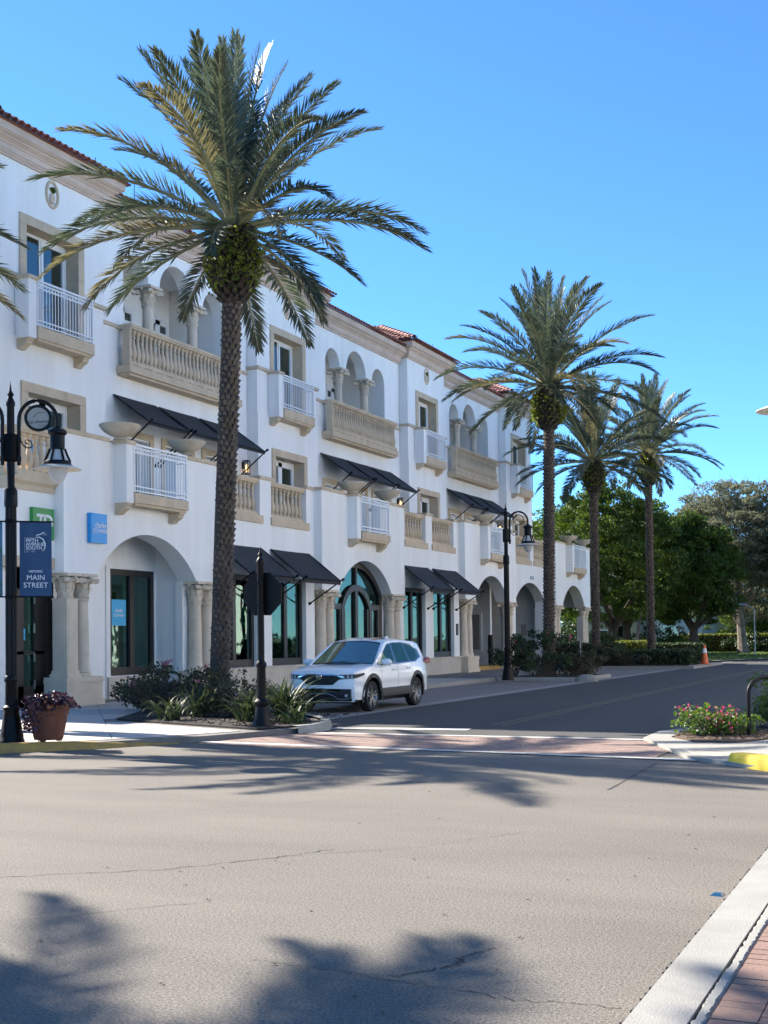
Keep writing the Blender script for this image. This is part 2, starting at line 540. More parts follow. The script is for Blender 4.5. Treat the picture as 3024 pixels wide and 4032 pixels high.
# ------------------------------------------------------------------ ground, streets, pavements
struct(MB().box(-700, 700, -300, 1500, -1.0, -0.03).build("ground", "ground"))
struct(MB().box(-90, 60, -40, 20.6, -0.02, 0.0).build("road", "asphalt"))
street = struct(MB().box(-15.6, 6.0, 20.6, 110, -0.02, 0.0).build("road", "asphalt_shaded"))
pk = struct(MB().box(-15.6, -12.3, 23.0, 61.5, 0.0, 0.004).build("parking_bay", "parking"))
struct(MB().box(-12.3, -11.85, 22.2, 78, 0.0, 0.007).build("gutter", "gutter"))

# crossing: brick band between two white lines
cb = struct(MB().box(-11.1, -3.7, 17.5, 20.1, 0.0, 0.004).build("crossing", "brickj"))
mb = MB()
y, i = 17.52, 0
while y < 20.06:
    x = -11.08 - (0.1 if i % 2 else 0)
    while x < -3.75:
        a, b = max(x + 0.004, -11.08), min(x + 0.196, -3.72)
        if b - a > 0.03:
            mb.box(a, b, y + 0.004, y + 0.096, 0.004, 0.011 + random.uniform(-0.002, 0.002))
        x += 0.2
    y += 0.1
    i += 1
mb.build("brick_field", "brickx", cb)["kind"] = "stuff"

def ribbon(pts, wd, z, name, m, parent=None, kind=True):
    mb = MB()
    L, R_ = [], []
    for i, p in enumerate(pts):
        a = Vector(pts[max(i - 1, 0)])
        b = Vector(pts[min(i + 1, len(pts) - 1)])
        d = (b - a).normalized()
        n = Vector((-d.y, d.x)) * wd / 2
        L.append((p[0] + n.x, p[1] + n.y, z))
        R_.append((p[0] - n.x, p[1] - n.y, z))
    mb.grid([L, R_])
    o = mb.build(name, m, parent)
    if kind:
        struct(o)
    return o

ribbon([(-11.2, 20.18), (-7.5, 20.26), (-4.45, 20.3)], 0.20, 0.014, "crossing_line", "whiteline")
ribbon([(-11.3, 17.95), (-9.0, 17.78), (-6.2, 17.55), (-3.1, 17.22)], 0.20, 0.014, "crossing_line", "whiteline")
ribbon([(-10.6, 21.45), (-8.0, 21.75)], 0.42, 0.006, "stop_line", "whiteline")
ribbon([(-7.76, 22.9), (-7.83, 39), (-7.9, 62)], 0.10, 0.006, "centre_line", "yellowline")
ribbon([(-7.98, 22.9), (-8.05, 39), (-8.12, 62)], 0.10, 0.006, "centre_line", "yellowline")

# cracks and saw cuts in the asphalt
def crack(pts, wd, jag=0.03, n=14):
    P = []
    for (a, b) in zip(pts[:-1], pts[1:]):
        for k in range(n):
            t = k / n
            P.append((a[0] + t * (b[0] - a[0]) + random.uniform(-jag, jag), a[1] + t * (b[1] - a[1]) + random.uniform(-jag, jag)))
    P.append(pts[-1])
    mb = MB()
    L, R_ = [], []
    for i, p in enumerate(P):
        a, b = Vector(P[max(i - 1, 0)]), Vector(P[min(i + 1, len(P) - 1)])
        d = (b - a).normalized()
        h = wd * random.uniform(0.25, 1.0) / 2
        L.append((p[0] - d.y * h, p[1] + d.x * h, 0.0035))
        R_.append((p[0] + d.y * h, p[1] - d.x * h, 0.0035))
    mb.grid([L, R_])
    struct(mb.build("road_crack", "crack"))

crack([(-3.45, 13.75), (-3.55, 16.75)], 0.035, 0.008)
crack([(-6.4, 7.2), (-5.4, 7.9), (-4.8, 8.7), (-4.55, 9.2)], 0.016)
crack([(-4.8, 8.7), (-3.9, 9.6), (-3.4, 10.6)], 0.008)
crack([(-5.2, 6.2), (-4.4, 7.1)], 0.009)
crack([(-2.6, 5.85), (-2.35, 6.2), (-2.4, 6.35), (-2.3, 6.6)], 0.018, 0.03)
crack([(-3.4, 5.9), (-2.5, 5.8), (-1.9, 5.7), (-1.4, 5.75)], 0.009)
crack([(-7.3, 10.5), (-5.6, 12.2), (-4.4, 13.2)], 0.007)

# left pavement: corner curve, planting nose, then straight along the parking bays
LEFT_EDGE = [(-60, 12.6), (-17.5, 12.9), (-15.2, 13.7), (-13.9, 14.7), (-13.05, 15.55), (-12.45, 16.2), (-11.95, 17.0), (-11.3, 18.0),
             (-11.0, 18.9), (-10.75, 19.6), (-10.55, 20.3), (-10.62, 20.95), (-10.95, 21.7), (-11.6, 22.6), (-12.5, 23.4), (-13.8, 24.1),
             (-15.4, 24.9), (-15.6, 26), (-15.6, 45.2), (-12.6, 45.2), (-12.3, 46.0), (-12.3, 49.5), (-15.6, 50.2), (-15.6, 61.2), (-60, 61.2)]
pav = MB()
ZP = 0.10
pts = LEFT_EDGE + [(-60, 12.6)]
pav.prism(LEFT_EDGE, 'z', -0.01, ZP)
left_pavement = struct(pav.build("pavement", "joint"))
# split into convex regions so single slabs can be cut to shape
for reg in ([(-24, 13.6), (-17.4, 13.35), (-15.3, 14.1), (-14.1, 15.05), (-13.25, 15.85), (-12.65, 16.5), (-11.6, 18.2), (-11.2, 19.05), (-24, 24.38)],
            [(-24, 24.40), (-15.3, 20.73), (-17.4, 26.0), (-24, 26.0)]):
    slab_field(left_pavement, "paving_slab", reg, -20, 30, 0, 60, 1.15, 1.15, ZP - 0.004, ZP + 0.011, "paver", gap=0.016, rot=math.radians(38), limit=150)
slab_field(left_pavement, "paving_strip", [(-19.7, 26.0), (-15.85, 26.0), (-15.85, 45.0), (-19.7, 45.0)],
           -19.7, -15.85, 26.0, 45.0, 1.28, 1.28, ZP - 0.004, ZP + 0.011, "paver", gap=0.014)

def kerb(pts, name, m, wd=0.16, z=0.13, z0=-0.005, tops=None):
    """kerbstone run along a line, inner side to the left of travel"""
    rows = [[], [], [], []]
    for i, p in enumerate(pts):
        a, b = Vector(pts[max(i - 1, 0)]), Vector(pts[min(i + 1, len(pts) - 1)])
        d = (b - a).normalized()
        n = Vector((-d.y, d.x))
        zt = tops[i] if tops else z
        rows[0].append((p[0] - n.x * 0.03, p[1] - n.y * 0.03, z0))
        rows[1].append((p[0] - n.x * 0.005, p[1] - n.y * 0.005, max(zt - 0.03, z0 + 0.002)))
        rows[2].append((p[0] + n.x * 0.03, p[1] + n.y * 0.03, zt))
        rows[3].append((p[0] + n.x * wd, p[1] + n.y * wd, zt))
    o = MB().grid(rows).build(name, m, None, smooth=True)
    return struct(o)

kerb([(-60, 12.55), (-17.5, 12.85), (-15.2, 13.66), (-13.88, 14.66), (-13.02, 15.5), (-12.42, 16.15), (-11.92, 16.95), (-11.5, 17.6)], "kerb", "yellow", 0.20,
     tops=[0.145, 0.145, 0.145, 0.145, 0.14, 0.125, 0.06, 0.012])
kerb([(-10.55, 19.9), (-10.42, 20.35), (-10.48, 20.98), (-10.83, 21.78), (-11.5, 22.7), (-12.42, 23.52), (-13.75, 24.25), (-15.35, 25.0), (-15.55, 25.6)], "kerb", "concrete", 0.18, 0.15)
kerb([(-15.55, 25.6), (-15.55, 45.1)], "kerb", "concrete", 0.18, 0.15)
kerb([(-15.5, 45.15), (-12.55, 45.15), (-12.25, 46.0), (-12.25, 49.5), (-15.5, 50.15)], "kerb", "concrete", 0.18, 0.15)

# right pavement with ramp, planting bed and yellow kerb
RIGHT = [(-4.5, 20.25), (-3.25, 17.35), (-2.65, 16.75), (-2.15, 16.25), (-0.5, 15.4), (30, 15.0), (30, 78), (-3.6, 78), (-3.6, 24.5), (-4.55, 21.7)]
right_pavement = struct(MB().prism(RIGHT, 'z', -0.01, 0.05).build("pavement", "concrete"))
kerb([(-2.62, 16.78), (-2.1, 16.22), (-0.45, 15.36), (6, 15.1)], "kerb", "brightyellow", 0.2, 0.17, tops=[0.16, 0.175, 0.175, 0.175])
mb = MB()
for i in range(20):
    for j in range(7):
        x = -3.45 + i * 0.045 + j * 0.035
        y = 18.35 - i * 0.033 - j * 0.085
        mb.lathe([(0.014, 0.05), (0.010, 0.058), (0.0, 0.059)], x, y, 0, 6)
tp = MB().prism([(-3.55, 18.42), (-3.28, 17.78), (-2.5, 17.2), (-2.62, 17.78)], 'z', 0.05, 0.0525)
tpo = tp.build("tactile_plate", "tactile", right_pavement)
mb.build("dome", "tactile", tpo)["kind"] = "stuff"

# near kerb, cracked joint and brick pavement at the viewer's feet
struct(MB().box(-1.0, 12, -20, 12.5, -0.02, 0.03).build("pavement", "brickj"))
near_bricks = [o for o in bpy.data.objects if o.name.startswith("pavement")][-1]
near_kerb = struct(MB().box(-1.31, -1.055, -20, 12.5, -0.02, 0.045).build("kerb", "concrete"))
mb = MB()
rows = [[], [], [], []]
for i in range(420):
    y = 3.0 + i * 0.023
    a, b = random.uniform(-0.007, 0.007), random.uniform(-0.007, 0.007)
    rows[0].append((-1.045 + a, y, 0.03)); rows[1].append((-1.035 + a, y, 0.047)); rows[2].append((-0.998 + b, y, 0.047)); rows[3].append((-0.985 + b, y, 0.03))
MB().grid(rows).build("mortar_joint", "concrete", near_kerb)
mb = MB()
y = 4.6
while y < 11.6:
    h = random.uniform(0.006, 0.02)
    mb.hexa([(-1.335 - h, y, 0.0), (-1.312, y, 0.0), (-1.312, y + 0.1, 0.0), (-1.33 - h, y + 0.1, 0.0), (-1.33 - h, y, 0.012), (-1.312, y, 0.016), (-1.312, y + 0.1, 0.016), (-1.33, y + 0.1, 0.012)])
    y += 0.1
mb.build("tar_seam", "crack", near_kerb)
slab_field(near_bricks, "brick", [(-0.98, 4.4), (0.6, 4.4), (0.6, 9.5), (-0.98, 9.5)], -0.98, 0.6, 4.4, 9.5, 0.20, 0.10, 0.028, 0.044, "brick", gap=0.006, limit=300)

# blue raised road marker by the near kerb
tag(MB().hexa([(-1.46, 8.42, 0.0), (-1.375, 8.40, 0.0), (-1.365, 8.50, 0.0), (-1.45, 8.52, 0.0), (-1.44, 8.445, 0.012), (-1.39, 8.43, 0.016), (-1.385, 8.475, 0.016), (-1.435, 8.49, 0.012)]).build("road_marker", "bluemark"),
    "small blue raised road marker lying beside the near kerb", "road marker")

# planting beds
bed1 = [(-15.2, 21.0), (-11.05, 19.35), (-10.72, 20.3), (-10.8, 20.9), (-11.15, 21.6), (-11.8, 22.45), (-12.7, 23.2), (-14.0, 23.9), (-15.4, 24.6), (-16.2, 25.2), (-16.6, 24.0)]
struct(MB().prism(bed1, 'z', 0.05, 0.135).build("planting_bed", "soil"))
struct(MB().box(-15.3, -12.5, 45.4, 49.6, 0.05, 0.14).build("planting_bed", "soil"))
struct(MB().prism([(-4.05, 20.35), (-3.55, 19.55), (-2.95, 19.6), (-2.6, 20.4), (-2.2, 26), (-2.2, 60), (-3.35, 60), (-3.35, 24.5), (-4.15, 21.5)], 'z', 0.0, 0.075).build("planting_bed", "litter"))
# far verge: kerbed islands, lawn
struct(MB().box(-60, -11.3, 62.0, 70.5, -0.01, 0.13).build("pavement", "concrete"))
struct(MB().box(-40, -11.7, 62.3, 70.3, 0.10, 0.15).build("planting_bed", "soil"))
lawn = struct(MB().prism([(-120, 71.5), (-16, 71.5), (-12.4, 79.0), (-8, 92), (10, 120), (60, 150), (60, 260), (-120, 260)], 'z', -0.01, 0.06).build("lawn", "lawn"))
ribbon([(-15.8, 71.4), (-12.2, 78.8), (-7.8, 91.8), (10, 119)], 0.5, 0.075, "kerb", "concrete")
n = 24000
gx = RNG.uniform(-30, 0, n)
gy = RNG.uniform(76, 130, n)
keep = gx < (-12.6 + (gy - 79) * 0.34)
gx, gy = gx[keep], gy[keep]
gv, gf = [], []
for x, y in zip(gx, gy):
    k = len(gv)
    h = random.uniform(0.05, 0.12)
    a = random.uniform(0, PI)
    dx, dy = 0.05 * math.cos(a), 0.05 * math.sin(a)
    gv += [(x - dx, y - dy, 0.06), (x + dx, y + dy, 0.06), (x + random.uniform(-.05, .05), y + random.uniform(-.05, .05), 0.06 + h)]
    gf.append((k, k + 1, k + 2))
o = MB().add(gv, gf).build("grass", "grass", lawn)
o["kind"] = "stuff"

# ------------------------------------------------------------------ the white building
XP, XR, XT, XL = -19.5, -19.8, -22.65, -23.11
PC = [28.45, 42.28, 56.31, 70.5]              # centres of the arched fronts and of the towers above
PH = 3.6
TH = 2.37
bld = thing("arcaded_building", "long white three-storey stucco building with arches, stone balconies and black awnings", "building", (-22, 48, 0))

# --- shared small meshes
def baluster_mesh(h):
    p = [(0.075, 0), (0.075, 0.07), (0.05, 0.09), (0.058, 0.12), (0.075, 0.17), (0.088, 0.25), (0.085, 0.33), (0.066, 0.45), (0.046, 0.58), (0.040, 0.70),
         (0.044, 0.76), (0.062, 0.79), (0.046, 0.82), (0.050, 0.88), (0.07, 0.92), (0.075, 0.93), (0.075, 1.0)]
    return MB().lathe([(r * 1.17, z * h) for r, z in p], seg=10).mesh("baluster", "stone", True)
BAL = {}
def balustrade(x, y0, y1, zb, zt, n, basez, proud=0.10, name="balustrade"):
    """stone rail and plinth with single balusters; zb, zt = baluster foot and head"""
    mb = MB()
    mb.box(x - 0.14, x + 0.14, y0, y1, zt, zt + 0.06)
    mb.box(x - 0.17, x + 0.17, y0, y1, zt + 0.06, zt + 0.15)
    mb.box(x - 0.12, x + 0.12, y0, y1, basez, zb)
    part = mb.build(name, "stone", bld)
    h = round(zt - zb, 2)
    if h not in BAL:
        BAL[h] = baluster_mesh(zt - zb)
    for i in range(n):
        y = y0 + (y1 - y0) * (i + 0.5) / n
        place("baluster", BAL[h], (x, y, zb), part)
    return part

bar_m = {}
ring_m = None
def ring_mesh(r=0.045, t=0.010):
    mb = MB()
    rows = []
    for i in range(13):
        a = 2 * PI * i / 12
        rows.append([((r + t * math.cos(b)) * 0 + t * math.sin(b), (r + t * math.cos(b)) * math.cos(a), (r + t * math.cos(b)) * math.sin(a)) for b in [2 * PI * k / 5 for k in range(6)]])
    return mb.grid(rows).mesh("ring", "whitemetal", True)
RING = ring_mesh()
def railing(x, y0, y1, z0, z1, side=0.35):
    """white metal railing: rails, single bars, row of rings"""
    mb = MB()
    zr = [z0 + 0.04, z0 + 0.16, z1 - 0.20, z1 - 0.08, z1]
    for z, h in zip(zr, (0.016, 0.016, 0.016, 0.014, 0.026)):
        mb.box(x - 0.02, x + 0.02, y0, y1, z - h, z + h)
        for y in (y0, y1):
            mb.box(x - side, x - 0.02, y - 0.018, y + 0.018, z - h, z + h)
    for y in (y0, y1):
        mb.box(x - 0.024, x + 0.024, y - 0.024, y + 0.024, z0, z1 + 0.02)
    part = mb.build("railing", "whitemetal", bld)
    h = round(z1 - z0, 2)
    if h not in bar_m:
        bar_m[h] = MB().box(-0.011, 0.011, -0.011, 0.011, 0, z1 - z0 - 0.12).mesh("bar", "whitemetal")
    n = max(6, int((y1 - y0) / 0.125))
    for i in range(1, n):
        place("bar", bar_m[h], (x, y0 + (y1 - y0) * i / n, z0 + 0.02), part)
    for i in range(n):
        place("ring", RING, (x, y0 + (y1 - y0) * (i + 0.5) / n, z1 - 0.14), part)
    return part

def corbel(x, y, z, w_=0.25, d=0.37, h=0.29):
    """scrolled bracket below a balcony pier"""
    pts = [(x, z), (x + d, z), (x + d, z - 0.05), (x + d * 0.9, z - 0.08), (x + d * 0.85, z - 0.14), (x + d * 0.55, z - 0.20), (x + d * 0.35, z - h + 0.03), (x + d * 0.3, z - h), (x, z - h)]
    MB().prism(pts, 'y', y - w_ / 2, y + w_ / 2).build("corbel", "stone", bld)

def railed_balcony(xw, c, zs0, zs1, zrt, half=1.25, blk=(1.40, 1.57), blkz0=None, depth=0.44):
    """projecting slab with railing between two corbelled white piers"""
    MB().box(xw, xw + depth, c - half, c + half, zs0, zs1).build("balcony_slab", "stone", bld)
    MB().box(xw, xw + depth - 0.05, c - half + 0.05, c + half - 0.05, zs0 - 0.07, zs0).build("slab_moulding", "stone", bld)
    a, b = c - blk[1], c - half - 0.01
    MB().box(xw - 0.02, xw + depth - 0.05, a, b, zs0 - 0.02, zrt).build("balcony_pier", "stucco", bld)
    MB().box(xw - 0.3, xw + depth, a - 0.05, b + 0.05, zrt, zrt + 0.10).build("coping", "stone", bld)
    corbel(xw, (a + b) / 2, zs0 - 0.02)
    MB().box(xw - 0.3, xw + 0.05, c + half + 0.04, c + half + 0.5, zrt, zrt + 0.10).build("coping", "stone", bld)
    corbel(xw, c + half - 0.22, zs0 - 0.07)
    railing(xw + depth - 0.06, c - half + 0.03, c + half - 0.03, zs1 + 0.02, zrt + 0.02, depth - 0.1)

def capital_mesh(h=0.62, r=0.22, top=0.36, mat_="column"):
    mb = MB()
    mb.lathe([(r + 0.03, 0), (r + 0.05, 0.03), (r + 0.03, 0.06), (r, 0.07), (r + 0.01, h * 0.35), (r + 0.06, h * 0.7), (top - 0.06, h * 0.84)], seg=16)
    mb.box(-top * 0.93, top * 0.93, -top * 0.93, top * 0.93, h * 0.88, h)
    for tier, (z0, z1, rr, n, off) in enumerate(((0.07, h * 0.45, r + 0.015, 8, 0), (h * 0.25, h * 0.72, r + 0.04, 8, PI / 8))):
        for k in range(n):
            a = off + 2 * PI * k / n
            ca, sa = math.cos(a), math.sin(a)
            def P(rad, t, z):
                return (rad * ca - t * sa, rad * sa + t * ca, z)
            wv = 0.075
            mb.add([P(rr, -wv, z0), P(rr, wv, z0), P(rr + 0.02, wv, z1 - 0.06), P(rr + 0.02, -wv, z1 - 0.06), P(rr + 0.085, -wv * .6, z1), P(rr + 0.085, wv * .6, z1), P(rr + 0.10, 0, z1 - 0.05)],
                   [(0, 1, 2, 3), (3, 2, 5, 4), (4, 5, 6)])
    for sx in (-1, 1):
        for sy in (-1, 1):
            mb.tube([(sx * (top - 0.14) - sy * 0.05, sy * (top - 0.14) + sx * 0.05, h * 0.74), (sx * (top - 0.14) + sy * 0.05, sy * (top - 0.14) - sx * 0.05, h * 0.74)], 0.085, 10)
            mb.tube([(sx * (top - 0.05) - sy * 0.045, sy * (top - 0.05) + sx * 0.045, h * 0.72), (sx * (top - 0.05) + sy * 0.045, sy * (top - 0.05) - sx * 0.045, h * 0.72)], 0.07, 10)
    for k in range(4):
        a = k * PI / 2
        mb.lathe([(0, -0.05), (0.045, -0.03), (0.05, 0), (0.045, 0.03), (0, 0.05)], (top - 0.02) * math.cos(a), (top - 0.02) * math.sin(a), h * 0.84, 6)
    return mb.mesh("capital", mat_, True)
CAP = capital_mesh(0.62, 0.165, 0.32)
CAPU = capital_mesh(0.64, 0.165, 0.37)
SHAFT = MB().lathe([(0.25, 0), (0.25, 0.05), (0.225, 0.08), (0.235, 0.12), (0.20, 0.16), (0.192, 0.6), (0.185, 1.2), (0.165, 1.86), (0.19, 1.88), (0.19, 1.92)], seg=20).mesh("column", "column", True)
SQSHAFT = MB().box(-0.27, 0.27, -0.27, 0.27, 0, 0.08).box(-0.24, 0.24, -0.24, 0.24, 0.08, 0.16).box(-0.215, 0.215, -0.215, 0.215, 0.16, 1.88).box(-0.23, 0.23, -0.23, 0.23, 1.88, 1.92).box(-0.15, 0.15, -0.225, -0.215, 0.3, 1.75).box(0.215, 0.225, -0.15, 0.15, 0.3, 1.75).mesh("column", "column")
USHAFT = MB().lathe([(0.25, 0), (0.25, 0.06), (0.21, 0.12), (0.195, 0.2), (0.185, 1.2), (0.168, 2.2), (0.19, 2.22), (0.19, 2.26)], seg=20).mesh("column", "column", True)

def column_pair(c, s, square=False):
    x = XP - 0.25
    y1, y2 = c + s * 2.62, c + s * 3.24
    a, b = sorted((y1 - s * 0.40, y2 + s * 0.40))
    mb = MB()
    mb.box(x - 0.35, x + 0.39, a - 0.04, b + 0.04, 0.10, 0.26)
    mb.box(x - 0.33, x + 0.35, a, b, 0.26, 0.68)
    mb.box(x - 0.33, x + 0.38, a - 0.03, b + 0.03, 0.68, 0.74)
    mb.box(x - 0.33, x + 0.36, a - 0.01, b + 0.01, 0.74, 0.81)
    mb.build("pedestal", "column", bld)
    for k, y in enumerate((y1, y2)):
        col = place("column", SQSHAFT if (square and k == 1) else SHAFT, (x, y, 0.81), bld)
        place("capital", CAP, (x, y, 2.73), col)

# --- lower, arched fronts
for k, c in enumerate(PC):
    y0, y1 = c - PH, c + PH
    if k == 0:
        y1 = 32.0
    mb = MB()
    arch_wall(mb, XP, XP - 0.62, y0, y1, 3.35, 5.48, [(3.35, seg_arch(c - 2.3, c + 2.3, 3.35, 4.50, 28))])
    mb.build("wall", "stucco", bld)
    MB().box(XP - 0.3, XP, y0, c - 1.26, 5.48, 6.76).build("parapet", "stucco", bld)
    MB().box(XP - 0.3, XP, c + 1.26, y1, 5.48, 6.76).build("parapet", "stucco", bld)
    MB().box(XP - 0.36, XP + 0.05, y0 - 0.05, c - 1.80, 6.76, 6.86).build("coping", "stone", bld)
    MB().box(XP - 0.36, XP + 0.05, c + 1.78, y1 + 0.05, 6.76, 6.86).build("coping", "stone", bld)
    railed_balcony(XP, c, 5.24, 5.49, 6.72)
    for s in (-1, 1):
        column_pair(c, s, k == 0 and s < 0)
        a, b = sorted((c + s * 2.28, c + s * PH))
        if k == 0 and s < 0:
            a = 25.55
        if k < 2:
            MB().box(XP - 0.7, XP - 0.46, a, b, 0.1, 3.35).build("wall", "stucco", bld)

# --- lower, flat fronts with two windows and two balustrades
def shop_window(y0, y1, z0, z1, x, leaves=2, dark=False):
    fr = MB()
    fr.box(x - 0.05, x + 0.05, y0, y1, z1 - 0.16, z1)
    fr.box(x - 0.05, x + 0.05, y0, y1, z0, z0 + 0.22)
    fr.box(x - 0.05, x + 0.05, y0, y0 + 0.14, z0 + 0.22, z1 - 0.16)
    fr.box(x - 0.05, x + 0.05, y1 - 0.14, y1, z0 + 0.22, z1 - 0.16)
    wlf = (y1 - y0 - 0.28) / leaves
    for i in range(1, leaves):
        y = y0 + 0.14 + wlf * i
        fr.box(x - 0.04, x + 0.06, y - 0.10, y + 0.10, z0 + 0.22, z1 - 0.16)
    o = fr.build("window", "bronze", bld)
    for i in range(leaves):
        a = y0 + 0.14 + wlf * i + (0.10 if i else 0)
        b = y0 + 0.14 + wlf * (i + 1) - (0.10 if i < leaves - 1 else 0)
        MB().box(x - 0.012, x - 0.004, a, b, z0 + 0.22, z1 - 0.16).build("pane", "glass_shop", o)
    # curtain folds and dark room behind
    rows = [[], []]
    n = 60
    for i in range(n + 1):
        y = y0 + (y1 - y0) * i / n
        xx = x - 0.40 + 0.035 * math.sin(y * 23) + 0.02 * math.sin(y * 9)
        rows[0].append((xx, y, z0 + (0.9 if dark else 0.05)))
        rows[1].append((xx, y, z1))
    MB().grid(rows).build("curtain", "curtain", o, smooth=True)
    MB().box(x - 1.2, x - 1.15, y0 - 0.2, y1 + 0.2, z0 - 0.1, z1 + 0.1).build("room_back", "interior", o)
    return o

def awning(xw, y0, y1, zt, xo, zo, arm_z, val=0.16):
    """stretched canvas on a black frame with slanted arms"""
    mb = MB()
    rows_t = []
    n = 8
    for i in range(n + 1):
        t = i / n
        x = xw + (xo - xw) * t
        z = zt + (zo - zt) * t - 0.035 * math.sin(PI * t)
        rows_t.append([(x, y0 + (y1 - y0) * j / 6, z - 0.012 * math.sin(PI * j / 6)) for j in range(7)])
    mb.grid(rows_t)
    mb.grid([[(p[0], p[1], p[2] - 0.012) for p in r] for r in rows_t])
    mb.grid([[(xo, y0 + (y1 - y0) * j / 6, zo) for j in range(7)], [(xo - 0.03, y0 + (y1 - y0) * j / 6, zo - val) for j in range(7)]])
    o = mb.build("awning", "canvas", bld, smooth=True)
    for y in (y0 + 0.02, y1 - 0.02):
        b = MB()
        b.tube([(xw, y, zt - 0.02), (xo, y, zo - 0.02), (xo - 0.02, y, zo - val)], 0.022, 6)
        b.tube([(xw, y + 0.0, arm_z), (xo + 0.10, y, zo + 0.02)], 0.024, 6)
        b.tube([(xw - 0.02, y, arm_z), (xw + 0.06, y, arm_z + 0.03)], 0.05, 6)
        b.tube([(xo + 0.06, y, zo - 0.0), (xo + 0.14, y, zo + 0.04)], 0.042, 6)
        b.build("bracket_arm", "blackmetal", o)
    MB().tube([(xo, y0, zo - 0.03), (xo, y1, zo - 0.03)], 0.02, 6).build("front_bar", "blackmetal", o)
    return o

RZ = [(32.0, 38.68, (32.62, 34.96), (35.69, 38.13), (32.35, 34.79), (35.68, 38.05)),
      (45.88, 52.71, (46.62, 48.87), (49.56, 52.10), (46.45, 48.75), (49.62, 52.05)),
      (59.91, 66.90, (60.70, 63.29), (63.84, 66.35), None, None)]
for k, (y0, y1, b1, b2, w1, w2) in enumerate(RZ):
    mb = MB()
    if w1:
        arch_wall(mb, XR, XR - 0.34, y0, y1, 0.10, 5.34, [(0.82, flat(w1[0], w1[1], 3.68)), (0.82, flat(w2[0], w2[1], 3.68))])
    else:
        arch_wall(mb, XR, XR - 0.55, y0, y1, 0.10, 5.34, [(0.10, [(60.7, 3.5)] + seg_arch(60.7, 65.75, 3.5, 4.43, 20) + [(65.75, 3.5)])])
    mb.build("wall", "stucco", bld)
    for a, b in ((y0, b1[0]), (b1[1], b2[0]), (b2[1], y1)):
        MB().box(XR - 0.42, XR, a, b, 5.34, 6.74).build("pier", "stucco", bld)
    for a, b in ((y0, b1[0]), (b1[1], b2[0]), (b2[1], y1)):
        MB().box(XR - 0.46, XR + 0.05, a - 0.04, b + 0.04, 6.74, 6.85).build("coping", "stone", bld)
    for b in (b1, b2):
        MB().box(XR - 0.40, XR + 0.06, b[0] - 0.05, b[1] + 0.13, 5.33, 5.58).build("balustrade_base", "stone", bld)
        balustrade(XR - 0.20, b[0] + 0.003, b[1] - 0.003, 5.70, 6.60, 9 if b[1] - b[0] > 2.3 else 8, 5.58)
    if w1:
        for wy in (w1, w2):
            shop_window(wy[0] + 0.005, wy[1] - 0.005, 0.83, 3.675, XR - 0.20, dark=(wy is w1 and k == 0))
            aw0, aw1 = wy[0] - 0.10, wy[1] + 0.22
            awning(XR + 0.02, aw0, aw1, 4.56, XR + 1.20, 3.62, 2.85)
        pl = MB()
        pl.box(XR - 0.02, XR + 0.10, y0 + 0.02, y1 - 0.02, 0.10, 0.76)
        pl.box(XR - 0.02, XR + 0.13, y0 + 0.02, y1 - 0.02, 0.76, 0.82)
        pl.build("plinth", "plinth", bld)
# notice box beside the second shop window
tag(MB().box(XR, XR + 0.05, 52.28, 52.46, 1.75, 2.25).build("notice_box", "bronze"), "small dark notice box on the wall beside the far shop window", "notice box")

# --- porch of the first arch: back wall, side wall, double door
mb = MB()
arch_wall(mb, -20.9, -21.1, 25.2, 30.78, 0.1, 5.2, [(0.72, flat(28.55, 30.72, 3.66))])
mb.build("wall", "stucco", bld)
MB().box(-21.1, -20.1, 30.78, 31.0, 0.1, 5.2).build("wall", "stucco", bld)
MB().box(-20.92, -20.86, 28.38, 28.56, 0.1, 3.72).build("door_trim", "whiteframe", bld)
MB().box(-20.92, -20.80, 28.40, 30.76, 0.1, 0.70).build("plinth", "plinth", bld)
d1 = shop_window(28.56, 30.71, 0.73, 3.655, -20.97, dark=True)
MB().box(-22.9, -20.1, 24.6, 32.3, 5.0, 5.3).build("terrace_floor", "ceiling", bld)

# --- glazed arch of the second front
c = PC[1]
xg = XP - 0.48
def arc_band(mb, pts_o, pts_i, x0, x1):
    n = len(pts_o)
    for x in (x0, x1):
        mb.grid([[(x, *p) for p in pts_o], [(x, *p) for p in pts_i]])
    mb.grid([[(x0, *p) for p in pts_o], [(x1, *p) for p in pts_o]])
    mb.grid([[(x0, *p) for p in pts_i], [(x1, *p) for p in pts_i]])
fr = MB()
outer = [(c - 2.28, 0.1)] + seg_arch(c - 2.28, c + 2.28, 3.30, 4.47, 28) + [(c + 2.28, 0.1)]
inner = [(c - 2.08, 0.1)] + seg_arch(c - 2.08, c + 2.08, 3.25, 4.27, 28) + [(c + 2.08, 0.1)]
arc_band(fr, outer, inner, xg - 0.07, xg + 0.07)
din = [(c - 1.10, 0.1)] + seg_arch(c - 1.10, c + 1.10, 2.70, 3.42, 20) + [(c + 1.10, 0.1)]
dout = [(c - 1.30, 0.1)] + seg_arch(c - 1.30, c + 1.30, 2.74, 3.64, 20) + [(c + 1.30, 0.1)]
arc_band(fr, dout, din, xg - 0.08, xg + 0.09)
ao = seg_arch(c - 2.08, c + 2.08, 2.62, 3.62, 20)
fr.box(xg - 0.05, xg + 0.07, c - 2.08, c - 1.25, 2.72, 2.92)
fr.box(xg - 0.05, xg + 0.07, c + 1.25, c + 2.08, 2.72, 2.92)
fr.box(xg - 0.05, xg + 0.08, c - 0.06, c + 0.06, 3.5, 4.36)
fr.box(xg - 0.05, xg + 0.08, c - 0.11, c + 0.11, 0.1, 3.5)
fr.box(xg - 0.05, xg + 0.06, c - 2.1, c + 2.1, 0.1, 0.4)
